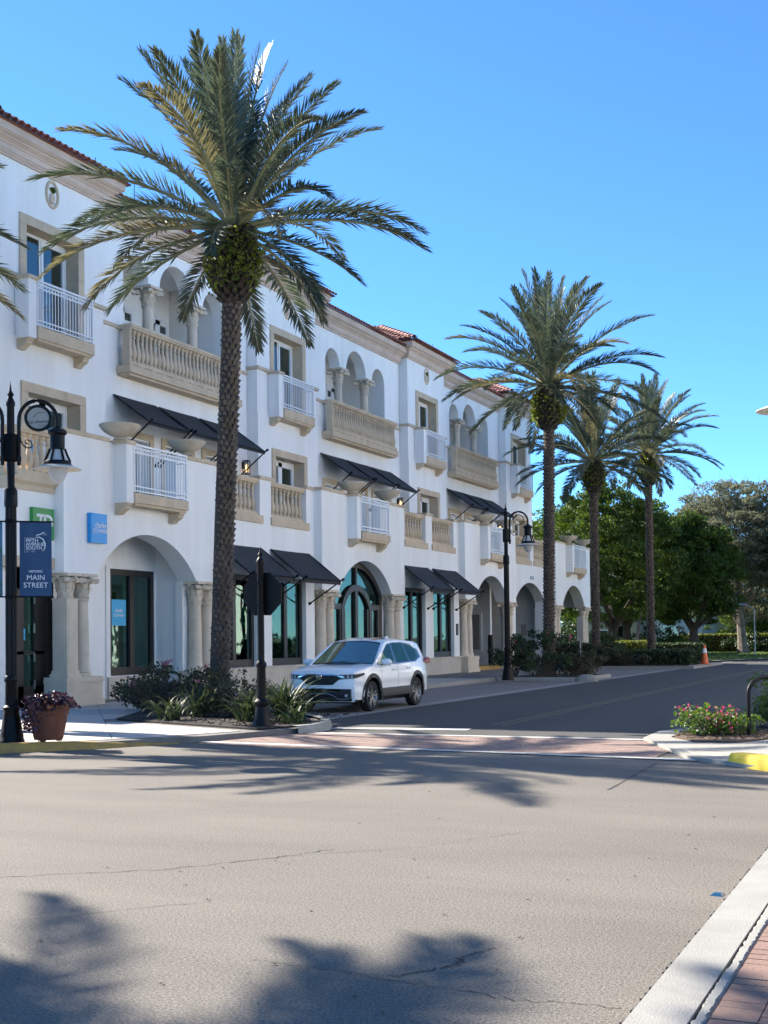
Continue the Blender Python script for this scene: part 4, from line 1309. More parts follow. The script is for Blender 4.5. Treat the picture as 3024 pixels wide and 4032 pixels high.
# ------------------------------------------------------------------ street lamps
def lamp_post(name, label, loc, rotz, sides, scale=1.0, emblem=True, group="black street lamps"):
    """fluted black post; arms along local x; local origin at the foot"""
    t = thing(name, label, "street lamp", loc, rotz, group, scale)
    b = MB()
    b.lathe([(0.20, 0), (0.20, 0.05), (0.185, 0.07), (0.18, 0.14), (0.165, 0.2), (0.14, 0.36), (0.115, 0.50), (0.13, 0.53), (0.13, 0.57), (0.10, 0.60), (0.095, 0.95), (0.115, 0.98), (0.115, 1.03), (0.085, 1.07)], seg=20)
    b.build("base", "blackmetal", t, smooth=True, local=True)
    b = MB()
    rows = []
    for z, r in ((1.05, 0.082), (3.0, 0.080), (4.0, 0.076)):
        rows.append([((r + 0.008 * math.cos(10 * a)) * math.cos(a), (r + 0.008 * math.cos(10 * a)) * math.sin(a), z) for a in [2 * PI * i / 60 for i in range(61)]])
    b.grid(rows)
    b.lathe([(0.10, 3.72), (0.105, 3.76), (0.10, 3.98), (0.075, 4.02), (0.06, 4.05), (0.058, 5.30), (0.07, 5.33), (0.07, 5.38), (0.05, 5.42), (0.03, 5.46), (0.055, 5.50), (0.02, 5.56), (0.0, 5.72)], seg=14)
    b.build("pole", "blackmetal", t, smooth=True, local=True)
    for s in sides:
        a = MB()
        path = [(s * 0.125, 0, 4.38), (s * 0.125, 0, 5.08)]
        for i in range(1, 17):
            th = PI - PI * i / 16
            path.append((s * (0.42 + 0.295 * math.cos(th)), 0, 5.10 + 0.32 * math.sin(th)))
        path.append((s * 0.715, 0, 4.98))
        a.tube(path, 0.030, 8)
        for z in (4.48, 4.78):
            a.box(min(s * 0.03, s * 0.16), max(s * 0.03, s * 0.16), -0.035, 0.035, z - 0.035, z + 0.035)
        a.lathe([(0.095, 4.44), (0.105, 4.47), (0.105, 4.84), (0.095, 4.87)], 0, 0, 0, 12)
        arm = a.build("arm", "blackmetal", t, smooth=True, local=True)
        sp = []
        for i in range(22):
            th = i / 21 * 2.6 * PI
            r = 0.10 - 0.085 * i / 21
            sp.append((s * (0.24 + r * math.cos(th + PI) + 0.02), 0, 4.74 + r * math.sin(th + PI * 0.9)))
        MB().tube(sp, 0.010, 5).build("scroll", "blackmetal", arm, smooth=True, local=True)
        if emblem:
            e = MB()
            rows = []
            for i in range(33):
                th = 2 * PI * i / 32
                rows.append([(s * 0.42 + (0.19 + 0.026 * math.cos(p)) * math.cos(th), 0.026 * math.sin(p), 5.14 + (0.19 + 0.026 * math.cos(p)) * math.sin(th)) for p in [2 * PI * j / 6 for j in range(7)]])
            e.grid(rows)
            em = e.build("emblem_ring", "blackmetal", t, smooth=True, local=True)
            MB().prism([(s * 0.42 + 0.185 * math.cos(2 * PI * i / 32), 5.14 + 0.185 * math.sin(2 * PI * i / 32)) for i in range(32)], 'y', -0.008, 0.008).build("emblem_face", "discface", em, local=True)
            place("lettering", text_mesh("lettering", "5th Avenue", 0.075, "dark_print", ext=0.001, shear=0.3), (s * 0.42, -0.011, 5.08), em, rot=(PI / 2, -0.12, 0), local=True)
            place("lettering", text_mesh("lettering", "SOUTH", 0.035, "dark_print", ext=0.001), (s * 0.42 + 0.06, -0.011, 5.02), em, rot=(PI / 2, 0, 0), local=True)
            MB().tube([(s * 0.42 - 0.08, -0.010, 5.15), (s * 0.42 - 0.03, -0.010, 5.20), (s * 0.42 + 0.01, -0.010, 5.24), (s * 0.42 + 0.05, -0.010, 5.22), (s * 0.42 + 0.10, -0.010, 5.24)], 0.004, 4).build("gull_mark", "dark_print", em, local=True)
        else:
            e = MB()
            rows = []
            for i in range(33):
                th = 2 * PI * i / 32
                rows.append([(s * 0.42 + (0.16 + 0.012 * math.cos(p)) * math.cos(th), 0.012 * math.sin(p), 5.16 + (0.16 + 0.012 * math.cos(p)) * math.sin(th)) for p in [2 * PI * j / 5 for j in range(6)]])
            e.grid(rows)
            e.build("arm_ring", "blackmetal", t, smooth=True, local=True)
        h = MB()
        cx = s * 0.715
        h.lathe([(0.03, 5.02), (0.06, 4.99), (0.145, 4.95), (0.15, 4.90), (0.115, 4.87), (0.115, 4.66), (0.12, 4.64)], cx, 0, 0, 18)
        for i in range(6):
            th = 2 * PI * i / 6
            h.tube([(cx + 0.115 * math.cos(th), 0.115 * math.sin(th), 4.66), (cx + 0.15 * math.cos(th), 0.15 * math.sin(th), 4.56), (cx + 0.20 * math.cos(th), 0.20 * math.sin(th), 4.45)], 0.020, 6)
        h.lathe([(0.20, 4.46), (0.215, 4.44), (0.215, 4.41), (0.24, 4.395), (0.19, 4.39)], cx, 0, 0, 20)
        hd = h.build("lamp_head", "blackmetal", t, smooth=True, local=True)
        MB().lathe([(0.19, 4.395), (0.25, 4.385), (0.375, 4.335), (0.375, 4.325), (0.25, 4.372), (0.19, 4.38)], cx, 0, 0, 28).build("lamp_shade", "shadewhite", hd, smooth=True, local=True)
        MB().lathe([(0.165, 4.46), (0.16, 4.36), (0.145, 4.26), (0.10, 4.16), (0.04, 4.11), (0.0, 4.10)], cx, 0, 0, 20).build("globe", "opal", hd, smooth=True, local=True)
        MB().lathe([(0.10, 4.64), (0.125, 4.55), (0.165, 4.46)], cx, 0, 0, 18).build("lens", "opal", hd, smooth=True, local=True)
    return t

ARM = math.atan2(0.62, 0.78)
lp = lamp_post("street_lamp", "black double-armed street lamp with round emblems and hanging banners, nearest on the left", (-13.48, 15.87, 0.10), ARM, (-1, 1))
def banner(sx, m, name, label):
    """cloth banner hung beside the post between two rods"""
    t = thing(name, label, "banner", (-13.48, 15.87, 2.3), ARM)
    x0, x1 = sorted((sx * 0.13, sx * 0.62))
    rows = []
    for i in range(13):
        z = 1.18 * i / 12
        rows.append([(x0 + (x1 - x0) * j / 8, 0.012 * math.sin(j * 0.9 + z * 3) * (1 - abs(z / 0.59 - 1) ** 4), 0.10 + z) for j in range(9)])
    b = MB().grid(rows)
    b.grid([[(p[0], p[1] + 0.006, p[2]) for p in r] for r in rows])
    cl = b.build("cloth", m, t, smooth=True, local=True)
    for z in (0.10, 1.29):
        r = MB()
        r.tube([(sx * 0.05, 0, z), (sx * 0.65, 0, z)], 0.014, 6)
        r.lathe([(0.09, z - 0.03), (0.095, z), (0.09, z + 0.03)], 0, 0, 0, 12)
        r.build("rod", "blackmetal", t, smooth=True, local=True)
    return t
bn = banner(1, "navy", "street_banner", "navy blue banner with white lettering hanging from the nearest lamp post")
def btext(s, size, x, z, m="white_print", **k):
    place("lettering", text_mesh("lettering", s, size, m, ext=0.0008, **k), (x, -0.017, z), bn, rot=(PI / 2, 0, 0), local=True)
btext("FIFTH", 0.075, 0.225, 0.99, align='LEFT', bold=0.001)
btext("AVENUE", 0.075, 0.225, 0.93, align='LEFT', bold=0.001)
btext("SOUTH", 0.075, 0.225, 0.87, align='LEFT', bold=0.001)
btext("EST. 1987", 0.036, 0.225, 0.815, "grey_print", align='LEFT')
btext("HISTORIC", 0.048, 0.375, 0.50, bold=0.001)
btext("MAIN", 0.115, 0.375, 0.40)
btext("STREET", 0.115, 0.375, 0.28)
for o in list(bpy.data.objects):
    if o.parent == bn and o.name.startswith("lettering") and o.location.x < 0.3:
        o.location.x = 0.225
sw = MB()
sw.tube([(0.39, -0.017, 1.075), (0.43, -0.017, 1.085), (0.47, -0.017, 1.10), (0.505, -0.017, 1.125)], 0.008, 5)
sw.tube([(0.39, -0.017, 1.075), (0.375, -0.017, 1.04), (0.43, -0.017, 1.045), (0.49, -0.017, 1.01), (0.52, -0.017, 0.94), (0.515, -0.017, 0.87), (0.48, -0.017, 0.82)], [0.006, 0.007, 0.009, 0.010, 0.010, 0.008, 0.003], 5)
sw.build("numeral_mark", "white_print", bn, local=True)
place("lettering", text_mesh("lettering", "th", 0.06, "grey_print", ext=0.0008, shear=0.2), (0.515, -0.017, 1.09), bn, rot=(PI / 2, 0, 0), local=True)
fm = MB()
fm.box(0.205, 0.209, -0.018, -0.016, 0.80, 1.035).box(0.205, 0.36, -0.018, -0.016, 1.032, 1.036).box(0.205, 0.225, -0.018, -0.016, 0.80, 0.804)
fm.build("frame_mark", "grey_print", bn, local=True)
banner(-1, "painting1", "street_banner", "blue and green painted picture banner at the left edge of the picture")

lamp_post("street_lamp", "black street lamp with a round ring in its arm, by the shrubs beyond the car", (-14.54, 43.58, 0.10), 0.45, (1,), 1.12, emblem=False)
lamp_post("street_lamp", "black street lamp whose pale shade shows at the right edge", (-1.38, 19.65, 0.06), 0.42, (-1,), 1.13, emblem=False)

# ------------------------------------------------------------------ stop sign seen from behind
st = thing("stop_sign", "black octagonal sign seen from behind on a black post in the planting bed", "street sign", (-11.3, 19.95, 0.12))
b = MB()
b.lathe([(0.17, 0), (0.17, 0.05), (0.145, 0.10), (0.12, 0.26), (0.105, 0.36), (0.135, 0.40), (0.135, 0.45), (0.09, 0.50), (0.08, 1.05), (0.10, 1.09), (0.10, 1.13), (0.07, 1.18)], seg=18)
b.build("base", "blackmetal", st, smooth=True, local=True)
b = MB()
b.lathe([(0.062, 1.18), (0.060, 2.9), (0.075, 2.93), (0.078, 2.97), (0.05, 3.02), (0.025, 3.05), (0.045, 3.09), (0.015, 3.15), (0.0, 3.25)], seg=14)
b.build("pole", "blackmetal", st, smooth=True, local=True)
R8 = 0.385 / math.cos(PI / 8)
MB().prism([(R8 * math.cos(PI / 8 + i * PI / 4), 2.38 + R8 * math.sin(PI / 8 + i * PI / 4)) for i in range(8)], 'y', 0.070, 0.085).build("octagon_plate", "blackmetal", st, local=True)
for z in (2.18, 2.58):
    MB().box(-0.08, 0.08, -0.075, 0.075, z - 0.02, z + 0.02).build("clamp", "blackmetal", st, local=True)

# ------------------------------------------------------------------ terracotta pot
pot = thing("terracotta_pot", "large terracotta pot on the kerb beside the street lamp", "flower pot", (-12.93, 16.08, 0.145))
MB().lathe([(0.0, 0.015), (0.215, 0.015), (0.225, 0.03), (0.30, 0.40), (0.315, 0.41), (0.325, 0.43), (0.315, 0.45), (0.325, 0.52), (0.335, 0.53), (0.335, 0.56), (0.30, 0.56), (0.28, 0.48), (0.0, 0.47)], seg=32).build("pot_body", "terracotta", pot, smooth=True, local=True)
for a in (0.6, 2.7, 4.8):
    MB().box(0.16 * math.cos(a) - 0.04, 0.16 * math.cos(a) + 0.04, 0.16 * math.sin(a) - 0.03, 0.16 * math.sin(a) + 0.03, -0.01, 0.016).build("pot_foot", "terracotta", pot, local=True)
MB().lathe([(0.0, 0.50), (0.285, 0.49)], seg=16).build("potting_soil", "soil", pot, local=True)
pot2 = thing("terracotta_pot", "terracotta pot of pink flowers cut off by the left edge", "flower pot", (-14.05, 15.35, 0.11))
MB().lathe([(0.0, 0.0), (0.215, 0.0), (0.30, 0.40), (0.325, 0.43), (0.315, 0.45), (0.335, 0.53), (0.335, 0.56), (0.30, 0.56), (0.28, 0.48), (0.0, 0.47)], seg=28).build("pot_body", "terracotta", pot2, smooth=True, local=True)

# ------------------------------------------------------------------ bicycle rack, cone, small street things
rk = thing("bicycle_rack", "black hoop bicycle rack at the right edge", "bicycle rack", (-2.96, 20.95, 0.07))
path = [(0, 0, 0), (0, 0, 0.66)] + [(0.24 - 0.24 * math.cos(PI * i / 12), 0.30 - 0.30 * math.cos(PI * i / 12), 0.66 + 0.26 * math.sin(PI * i / 12)) for i in range(1, 12)] + [(0.48, 0.60, 0.66), (0.48, 0.60, 0)]
MB().tube(path, 0.034, 12).build("hoop", "blackmetal", rk, smooth=True, local=True)
for p in ((0, 0), (0.48, 0.6)):
    MB().lathe([(0.09, 0.0), (0.09, 0.012), (0.04, 0.02)], p[0], p[1], 0, 12).build("foot_plate", "blackmetal", rk, local=True)
cn = thing("traffic_cone", "orange traffic cone with a white band at the end of the clipped hedge", "traffic cone", (-11.45, 66.0, 0.13))
MB().box(-0.24, 0.24, -0.24, 0.24, 0, 0.04).lathe([(0.20, 0.04), (0.045, 1.0), (0.0, 1.0)], seg=16).build("cone_body", "cone", cn, smooth=True, local=True)
MB().lathe([(0.125, 0.58), (0.085, 0.80)], seg=16).build("white_band", "white_print", cn, smooth=True, local=True)
rs = thing("notice_sign", "small white notice on a thin post beside the far palm trunk", "street sign", (-16.75, 61.6, 0.1))
MB().tube([(0, 0, 0), (0, 0, 2.2)], 0.03, 6).build("post", "machine", rs, local=True)
MB().box(-0.15, 0.15, -0.05, -0.03, 1.3, 2.5).build("plate", "discface", rs, local=True)
ls = thing("tall_lamp", "thin pale lamp post with a bent arm on the far lawn", "street lamp", (-13.3, 98, 0.05))
MB().tube([(0, 0, 0), (0, 0, 3.3), (-0.15, -0.1, 3.55), (-0.7, -0.3, 3.8)], 0.045, 8).build("pole", "machine", ls, smooth=True, local=True)
MB().box(-1.1, -0.6, -0.45, -0.2, 3.74, 3.88).build("lamp_head", "machine", ls, local=True)
rkk = MB().lathe([(0.42, 0.0), (0.40, 0.12), (0.30, 0.22), (0.12, 0.26), (0.0, 0.26)], 0, 0, 0, 9, sx=1.0, sy=0.6)
o = tag(rkk.build("kerb_nose", "concrete", None), "white painted rounded kerb nose at the tip of the shrub bed", "kerb")
o.location = (-12.1, 45.3, 0.0)

# ------------------------------------------------------------------ the parked car (local: nose at y = 0, y runs to the tail)
car = thing("parked_car", "white compact SUV parked facing the viewer in front of the glass arch", "car", (-12.98, 25.55, 0.0))
CL, WB0, WB1, WR = 4.60, 0.92, 3.56, 0.355
def lerp(x, xs, ys):
    return float(np.interp(x, xs, ys))
def hw(y):                                   # half width in plan
    return lerp(y, [0.16, 0.3, 0.5, 0.8, 1.2, 3.2, 3.9, 4.3, 4.45, 4.52], [0.80, 0.865, 0.905, 0.925, 0.93, 0.93, 0.915, 0.87, 0.82, 0.77])
def sidex(y, z):                             # tumble of the body side
    return hw(y) - 0.035 * max(0, (z - 0.72) / 0.30) ** 2 - 0.03 * max(0, (0.50 - z) / 0.25) - 0.010 * math.sin(max(0, min(1, (z - 0.45) / 0.25)) * PI)
def belt(y):                                 # upper edge of the body side
    return lerp(y, [0.16, 0.35, 0.8, 1.25, 2.0, 3.4, 4.2, 4.52], [0.90, 0.955, 1.015, 1.05, 1.035, 1.075, 1.10, 1.08])
def zlow(y):
    z = 0.36
    if y < 0.5:
        z = 0.30
    for a in (WB0, WB1):
        d = abs(y - a)
        if d < 0.435:
            z = max(z, 0.355 + math.sqrt(0.435 ** 2 - d ** 2))
    return z
ys = sorted(set([0.16, 0.22, 0.3, 0.4] + [WB0 - 0.435 * math.cos(PI * i / 16) for i in range(17)] + [1.5, 1.8, 2.1, 2.4, 2.7, 3.0] + [WB1 - 0.435 * math.cos(PI * i / 16) for i in range(17)] + [4.15, 4.3, 4.42, 4.52]))
body = MB()
NR = 12
for s in (-1, 1):
    rows = []
    for y in ys:
        r = []
        for j in range(NR + 1):
            z = zlow(y) + (belt(y) - zlow(y)) * j / NR
            r.append((s * sidex(y, z), y, z))
        r.append((s * (sidex(y, belt(y)) - 0.055), y, belt(y) + 0.022))
        rows.append(r)
    body.grid(rows)
def front_y(x, z):
    return 0.16 * (abs(x) / 0.80) ** 2.4 + lerp(z, [0.25, 0.42, 0.66, 0.85, 0.92], [0.05, 0.0, 0.005, 0.020, 0.055]) * (1 - 0.6 * (abs(x) / 0.8) ** 3)
xs = [-0.80 + 1.6 * i / 24 for i in range(25)]
def nose_top(x):
    return lerp(abs(x), [0, 0.5, 0.8], [0.965, 0.95, 0.90])
rows = []
for x in xs:
    rows.append([(x, front_y(x, 0.26 + (nose_top(x) - 0.26) * j / 12), 0.26 + (nose_top(x) - 0.26) * j / 12) for j in range(13)])
body.grid(rows)
# bonnet
rows = []
for i in range(13):
    t = i / 12
    r = []
    for x in xs:
        y0_ = front_y(x, nose_top(x))
        y1_ = 1.27 - 0.12 * (abs(x) / 0.8) ** 2
        y = y0_ + (y1_ - y0_) * t
        xx = x / 0.80 * (sidex(max(y, 0.16), belt(max(y, .16))) - 0.055) if True else x
        zc = lerp(t, [0, 0.12, 0.4, 1], [nose_top(0), 1.01, 1.05, 1.09])
        ze_ = belt(max(y, 0.16)) + 0.022
        q_ = (abs(x) / 0.8)
        zz = zc + (ze_ - zc) * q_ ** 3 + 0.012 * math.exp(-((q_ - 0.62) / 0.12) ** 2) * t
        if i == 0:
            xx, zz = x, nose_top(x)
        r.append((xx, y, zz))
    rows.append(r)
body.grid(rows)
# tail
def rear_y(x, z):
    return 4.60 - 0.08 * (abs(x) / 0.77) ** 3 - lerp(z, [0.3, 0.6, 0.8, 1.1], [0.06, 0.0, 0.01, 0.06])
rows = []
for x in [-0.77 + 1.54 * i / 16 for i in range(17)]:
    rows.append([(x, rear_y(x, 0.3 + 0.80 * j / 8), 0.3 + 0.80 * j / 8) for j in range(9)])
body.grid(rows)
body.poly([(-0.75, 1.2, 1.06), (0.75, 1.2, 1.06), (0.75, 4.5, 1.08), (-0.75, 4.5, 1.08)])
cb_ = body.build("body", "carpaint", car, smooth=True, local=True)
# greenhouse
def gx(y, z):
    return 0.885 - (z - 1.03) * 0.36 - 0.09 * max(0, (y - 3.7) / 0.7) ** 2 - 0.05 * max(0, (1.6 - y) / 0.5) ** 2
SIDE_B = [(1.05, 1.035), (1.8, 1.035), (2.6, 1.045), (3.4, 1.06), (3.95, 1.075), (4.42, 1.09)]
SIDE_T = [(2.02, 1.555), (2.2, 1.60), (2.75, 1.625), (3.3, 1.61), (3.8, 1.575), (4.12, 1.53)]
gh = MB()
for s in (-1, 1):
    rows = []
    for (yb_, zb_), (yt, zt_) in zip(SIDE_B, SIDE_T):
        rows.append([(s * gx(yb_ + (yt - yb_) * t, zb_ + (zt_ - zb_) * t), yb_ + (yt - yb_) * t, zb_ + (zt_ - zb_) * t) for t in (0, .25, .5, .75, 1)])
    gh.grid(rows)
rows = []
for (yt, zt_) in SIDE_T:
    e = gx(yt, zt_)
    rows.append([(x * e, yt - 0.03 * (1 - abs(x)) * (1 if yt < 2.1 else -1 if yt > 4 else 0), zt_ + 0.065 * (1 - abs(x) ** 2.4)) for x in (-1, -.9, -.75, -.5, -.25, 0, .25, .5, .75, .9, 1)])
gh.grid(rows)
tail = rows[-1]
bot = [(x * 0.80, 4.50 - 0.05 * abs(x) ** 3, 1.09) for x in (-1, -.9, -.75, -.5, -.25, 0, .25, .5, .75, .9, 1)]
gh.grid([tail, bot])
hd_ = rows[0]
cow = [(x * gx(1.05, 1.035), 1.05 - 0.0 + 0.10 * (1 - abs(x)) * 0 - 0.02 * (1 - x * x), 1.035 + 0.03 * (1 - x * x)) for x in (-1, -.9, -.75, -.5, -.25, 0, .25, .5, .75, .9, 1)]
gh_o = gh.build("cabin_frame", "carpaint", car, smooth=True, local=True)
# windscreen
def mixp(a, b, t):
    return tuple(a[i] + (b[i] - a[i]) * t for i in range(3))
ws_t = [(x * 0.62, 2.02 - 0.03 * (1 - x * x), 1.567 + 0.05 * (1 - x * x)) for x in [-1 + 0.2 * i for i in range(11)]]
ws_b = [(x * 0.80, 1.16 - 0.07 * (1 - x * x), 1.055 + 0.035 * (1 - x * x)) for x in [-1 + 0.2 * i for i in range(11)]]
fr = MB().grid([ws_t, [mixp(a, b, 0.06) for a, b in zip(ws_t, ws_b)]])
fr.grid([[mixp(a, b, 0.93) for a, b in zip(ws_t, ws_b)], ws_b])
for e in (0, 10):
    f1 = 1 if e == 0 else -1
    fr.grid([[mixp(ws_t[e], ws_b[e], t / 8) for t in range(9)], [mixp(mixp(ws_t[e], ws_b[e], t / 8), mixp(ws_t[e + f1], ws_b[e + f1], t / 8), 0.3) for t in range(9)]])
    ap = [mixp(ws_t[e], ws_b[e], t / 8) for t in range(9)]
    sd = -1 if e == 0 else 1
    ed = [(sd * (gx(1.05 + (2.02 - 1.05) * (1 - t / 8), 1.035 + (1.555 - 1.035) * (1 - t / 8)) + 0.002), 1.05 + (2.02 - 1.05) * (1 - t / 8), 1.035 + (1.555 - 1.035) * (1 - t / 8)) for t in range(9)]
    MB().grid([ap, ed]).build("screen_pillar", "carpaint", car, smooth=True, local=True)
fro = fr.build("windscreen_surround", "cargloss", car, smooth=True, local=True)
rows = [[mixp(mixp(a, b, 0.06 + 0.87 * t / 8), (0, 1.6, 1.3), -0.002) for a, b in zip(ws_t[:], ws_b[:])] for t in range(9)]
MB().grid(rows).build("windscreen", "carglass", car, smooth=True, local=True)
MB().grid([ws_b, [(x * 0.80, 0.99 - 0.05 * (1 - x * x), 1.045 + 0.03 * (1 - x * x)) for x in [-1 + 0.2 * i for i in range(11)]]]).build("cowl", "carblack", car, local=True)
MB().tube([(-0.6, 1.13, 1.085), (-0.1, 1.10, 1.125), (0.15, 1.13, 1.15)], 0.010, 5).build("wiper", "carblack", car, local=True)
MB().tube([(0.05, 1.07, 1.10), (0.4, 1.10, 1.105), (0.66, 1.15, 1.10)], 0.010, 5).build("wiper", "carblack", car, local=True)
# side glass: three panes and black pillars on each side
def sidept(y, z, s, off):
    return (s * (gx(y, z) + off), y, z)
for s in (-1, 1):
    ol = [(1.30, 1.065), (2.02, 1.068), (2.9, 1.085), (3.55, 1.10), (3.98, 1.20), (3.86, 1.40), (3.60, 1.525), (3.1, 1.572), (2.5, 1.570), (2.15, 1.535), (1.75, 1.34)]
    MB().poly([sidept(y, z, s, 0.004) for y, z in ol]).build("window_surround", "cargloss", car, local=True)
    panes = [[(1.42, 1.085), (2.28, 1.09), (2.28, 1.535), (2.17, 1.515), (1.82, 1.345)],
             [(2.42, 1.09), (3.16, 1.11), (3.06, 1.553), (2.42, 1.553)],
             [(3.25, 1.115), (3.52, 1.12), (3.88, 1.215), (3.78, 1.38), (3.56, 1.505), (3.15, 1.548)]]
    for p in panes:
        MB().poly([sidept(y, z, s, 0.007) for y, z in p]).build("side_window", "carglass", car, local=True)
    ch = MB().tube([sidept(1.28, 1.06, s, 0.008), sidept(2.2, 1.062, s, 0.008), sidept(3.0, 1.078, s, 0.008), sidept(3.56, 1.093, s, 0.008), sidept(4.0, 1.20, s, 0.008), sidept(3.88, 1.41, s, 0.008)], 0.009, 5)
    ch.build("chrome_trim", "chrome", car, smooth=True, local=True)
    # mirror
    m_ = MB().lathe([(0.0, -0.12), (0.055, -0.115), (0.085, -0.06), (0.09, 0.0), (0.08, 0.07), (0.04, 0.11), (0.0, 0.12)], 0, 0, 0, 14, sx=1.0, sy=0.85)
    mo = m_.build("mirror", "carpaint", car, smooth=True, local=True)
    mo.location = (s * 1.02, 1.47, 1.12)
    mo.rotation_euler = (0, PI / 2, 0)
    mo.scale = (0.95, 1.0, 1.0)
    MB().box(min(s * 0.82, s * 1.02), max(s * 0.82, s * 1.02), 1.43, 1.50, 1.045, 1.075).box(min(s * 0.94, s * 1.10), max(s * 0.94, s * 1.10), 1.44, 1.52, 1.04, 1.06).build("mirror_arm", "cargloss", car, local=True)
    # door gaps and handles
    for y, zt_ in ((1.38, 1.03), (2.36, 1.05), (3.22, 1.06)):
        zb_ = 0.40 if y < 3 else 0.78
        pts_ = []
        for j in range(9):
            z = zb_ + (zt_ - zb_) * j / 8
            yy = y if y < 3 else y + 0.10 * (1 - j / 8)
            pts_.append((s * (sidex(yy, z) + 0.0015), yy - 0.005, z))
        MB().grid([pts_, [(p[0], p[1] + 0.010, p[2]) for p in pts_]]).build("door_gap", "carseam", car, local=True)
    for y, z in ((2.10, 0.935), (3.00, 0.955)):
        MB().tube([(s * (sidex(y, z) - 0.005), y - 0.10, z), (s * (sidex(y, z) + 0.025), y - 0.07, z), (s * (sidex(y, z) + 0.028), y + 0.06, z + 0.004), (s * (sidex(y, z) - 0.005), y + 0.10, z + 0.006)], 0.016, 8).build("door_handle", "carpaint", car, smooth=True, local=True)
    # black lower cladding with flared arches
    cl_ = MB()
    rows = []
    yc = [1.36 + (3.12 - 1.36) * i / 12 for i in range(13)]
    rows = [[(s * (sidex(y, 0.50) + 0.010), y, 0.525) for y in yc], [(s * (sidex(y, 0.44) + 0.026), y, 0.485) for y in yc], [(s * (sidex(y, 0.36) + 0.03), y, 0.33) for y in yc], [(s * 0.80, y, 0.25) for y in yc], [(s * 0.6, y, 0.24) for y in yc]]
    cl_.grid(rows)
    cl_.build("sill_cladding", "carblack", car, smooth=True, local=True)
    for a in (WB0, WB1):
        ar = MB()
        r0, r1 = [], []
        r2 = []
        for i in range(25):
            th = PI * (-0.08) + PI * 1.16 * i / 24
            yy, zz = a - 0.44 * math.cos(th), 0.355 + 0.44 * math.sin(th)
            yo, zo = a - 0.525 * math.cos(th), 0.355 + 0.525 * math.sin(th)
            yq = min(max(yo, 0.2), 4.45)
            r0.append((s * (sidex(yq, max(zz, 0.36)) - 0.10), yy, zz))
            r1.append((s * (sidex(yq, max(zz, 0.36)) + 0.014), yy, zz))
            r2.append((s * (sidex(yq, max(zo, 0.36)) + 0.008), yo, zo))
        ar.grid([r0, r1, r2])
        ar.build("wheel_arch", "carblack", car, smooth=True, local=True)
        hs = []
        for xx in (0.95, 0.60):
            hs.append([(s * (xx - 0.06), a - 0.445 * math.cos(PI * i / 12), 0.30 + 0.445 * math.sin(PI * i / 12)) for i in range(13)])
        wh = MB().grid(hs)
        wh.poly([(s * 0.58, a - 0.45, 0.2), (s * 0.58, a + 0.45, 0.2), (s * 0.58, a + 0.45, 0.85), (s * 0.58, a - 0.45, 0.85)])
        wh.build("wheel_housing", "carblack", car, local=True)
        # wheel
        xo_ = s * 0.915
        tw = MB()
        prof = [(0.245, -0.03), (0.30, -0.012), (0.335, -0.02), (0.352, -0.05), (0.355, -0.11), (0.352, -0.18), (0.33, -0.215), (0.245, -0.21)]
        rows = []
        for r, dx in prof:
            rows.append([(xo_ + s * dx, a + r * math.cos(2 * PI * i / 40), WR + r * math.sin(2 * PI * i / 40)) for i in range(41)])
        tw.grid(rows)
        wheel = tw.build("wheel", "tyre", car, smooth=True, local=True)
        rm = MB()
        rows = []
        for r, dx in ((0.252, -0.028), (0.245, -0.02), (0.232, -0.035), (0.225, -0.09)):
            rows.append([(xo_ + s * dx, a + r * math.cos(2 * PI * i / 40), WR + r * math.sin(2 * PI * i / 40)) for i in range(41)])
        rm.grid(rows)
        for i in range(5):
            for dd in (-0.19, 0.19):
                th = 2 * PI * i / 5 + 0.35
                def pt(r, ang, w_, dx):
                    return (xo_ + s * dx, a + r * math.cos(ang) - w_ * math.sin(ang), WR + r * math.sin(ang) + w_ * math.cos(ang))
                q0, q1 = pt(0.035, th, dd * 0.08, -0.055), pt(0.238, th + dd, 0, -0.028)
                rm.hexa([pt(0.03, th, dd * 0.1 - 0.016, -0.06), pt(0.03, th, dd * 0.1 + 0.016, -0.06), pt(0.24, th + dd, 0.017, -0.035), pt(0.24, th + dd, -0.017, -0.035),
                         pt(0.03, th, dd * 0.1 - 0.016, -0.035), pt(0.03, th, dd * 0.1 + 0.016, -0.035), pt(0.24, th + dd, 0.017, -0.018), pt(0.24, th + dd, -0.017, -0.018)])
        rm.tube([(xo_ - s * 0.07, a, WR), (xo_ - s * 0.026, a, WR)], 0.045, 14)
        rm.build("rim", "alloy", wheel, smooth=True, local=True)
        bk = MB()
        bk.tube([(xo_ - s * 0.16, a, WR), (xo_ - s * 0.10, a, WR)], 0.225, 24)
        bk.build("brake_disc", "carblack", wheel, local=True)
    # tail lamp
    tl = MB()
    pts_ = [(4.10, 1.07), (4.30, 1.05), (4.50, 1.03), (4.53, 1.12), (4.44, 1.18), (4.30, 1.13)]
    tl.prism([(y, z) for y, z in pts_], 'x', s * 0.70, s * 0.875)
    tl.build("tail_lamp", "redlens", car, local=True)
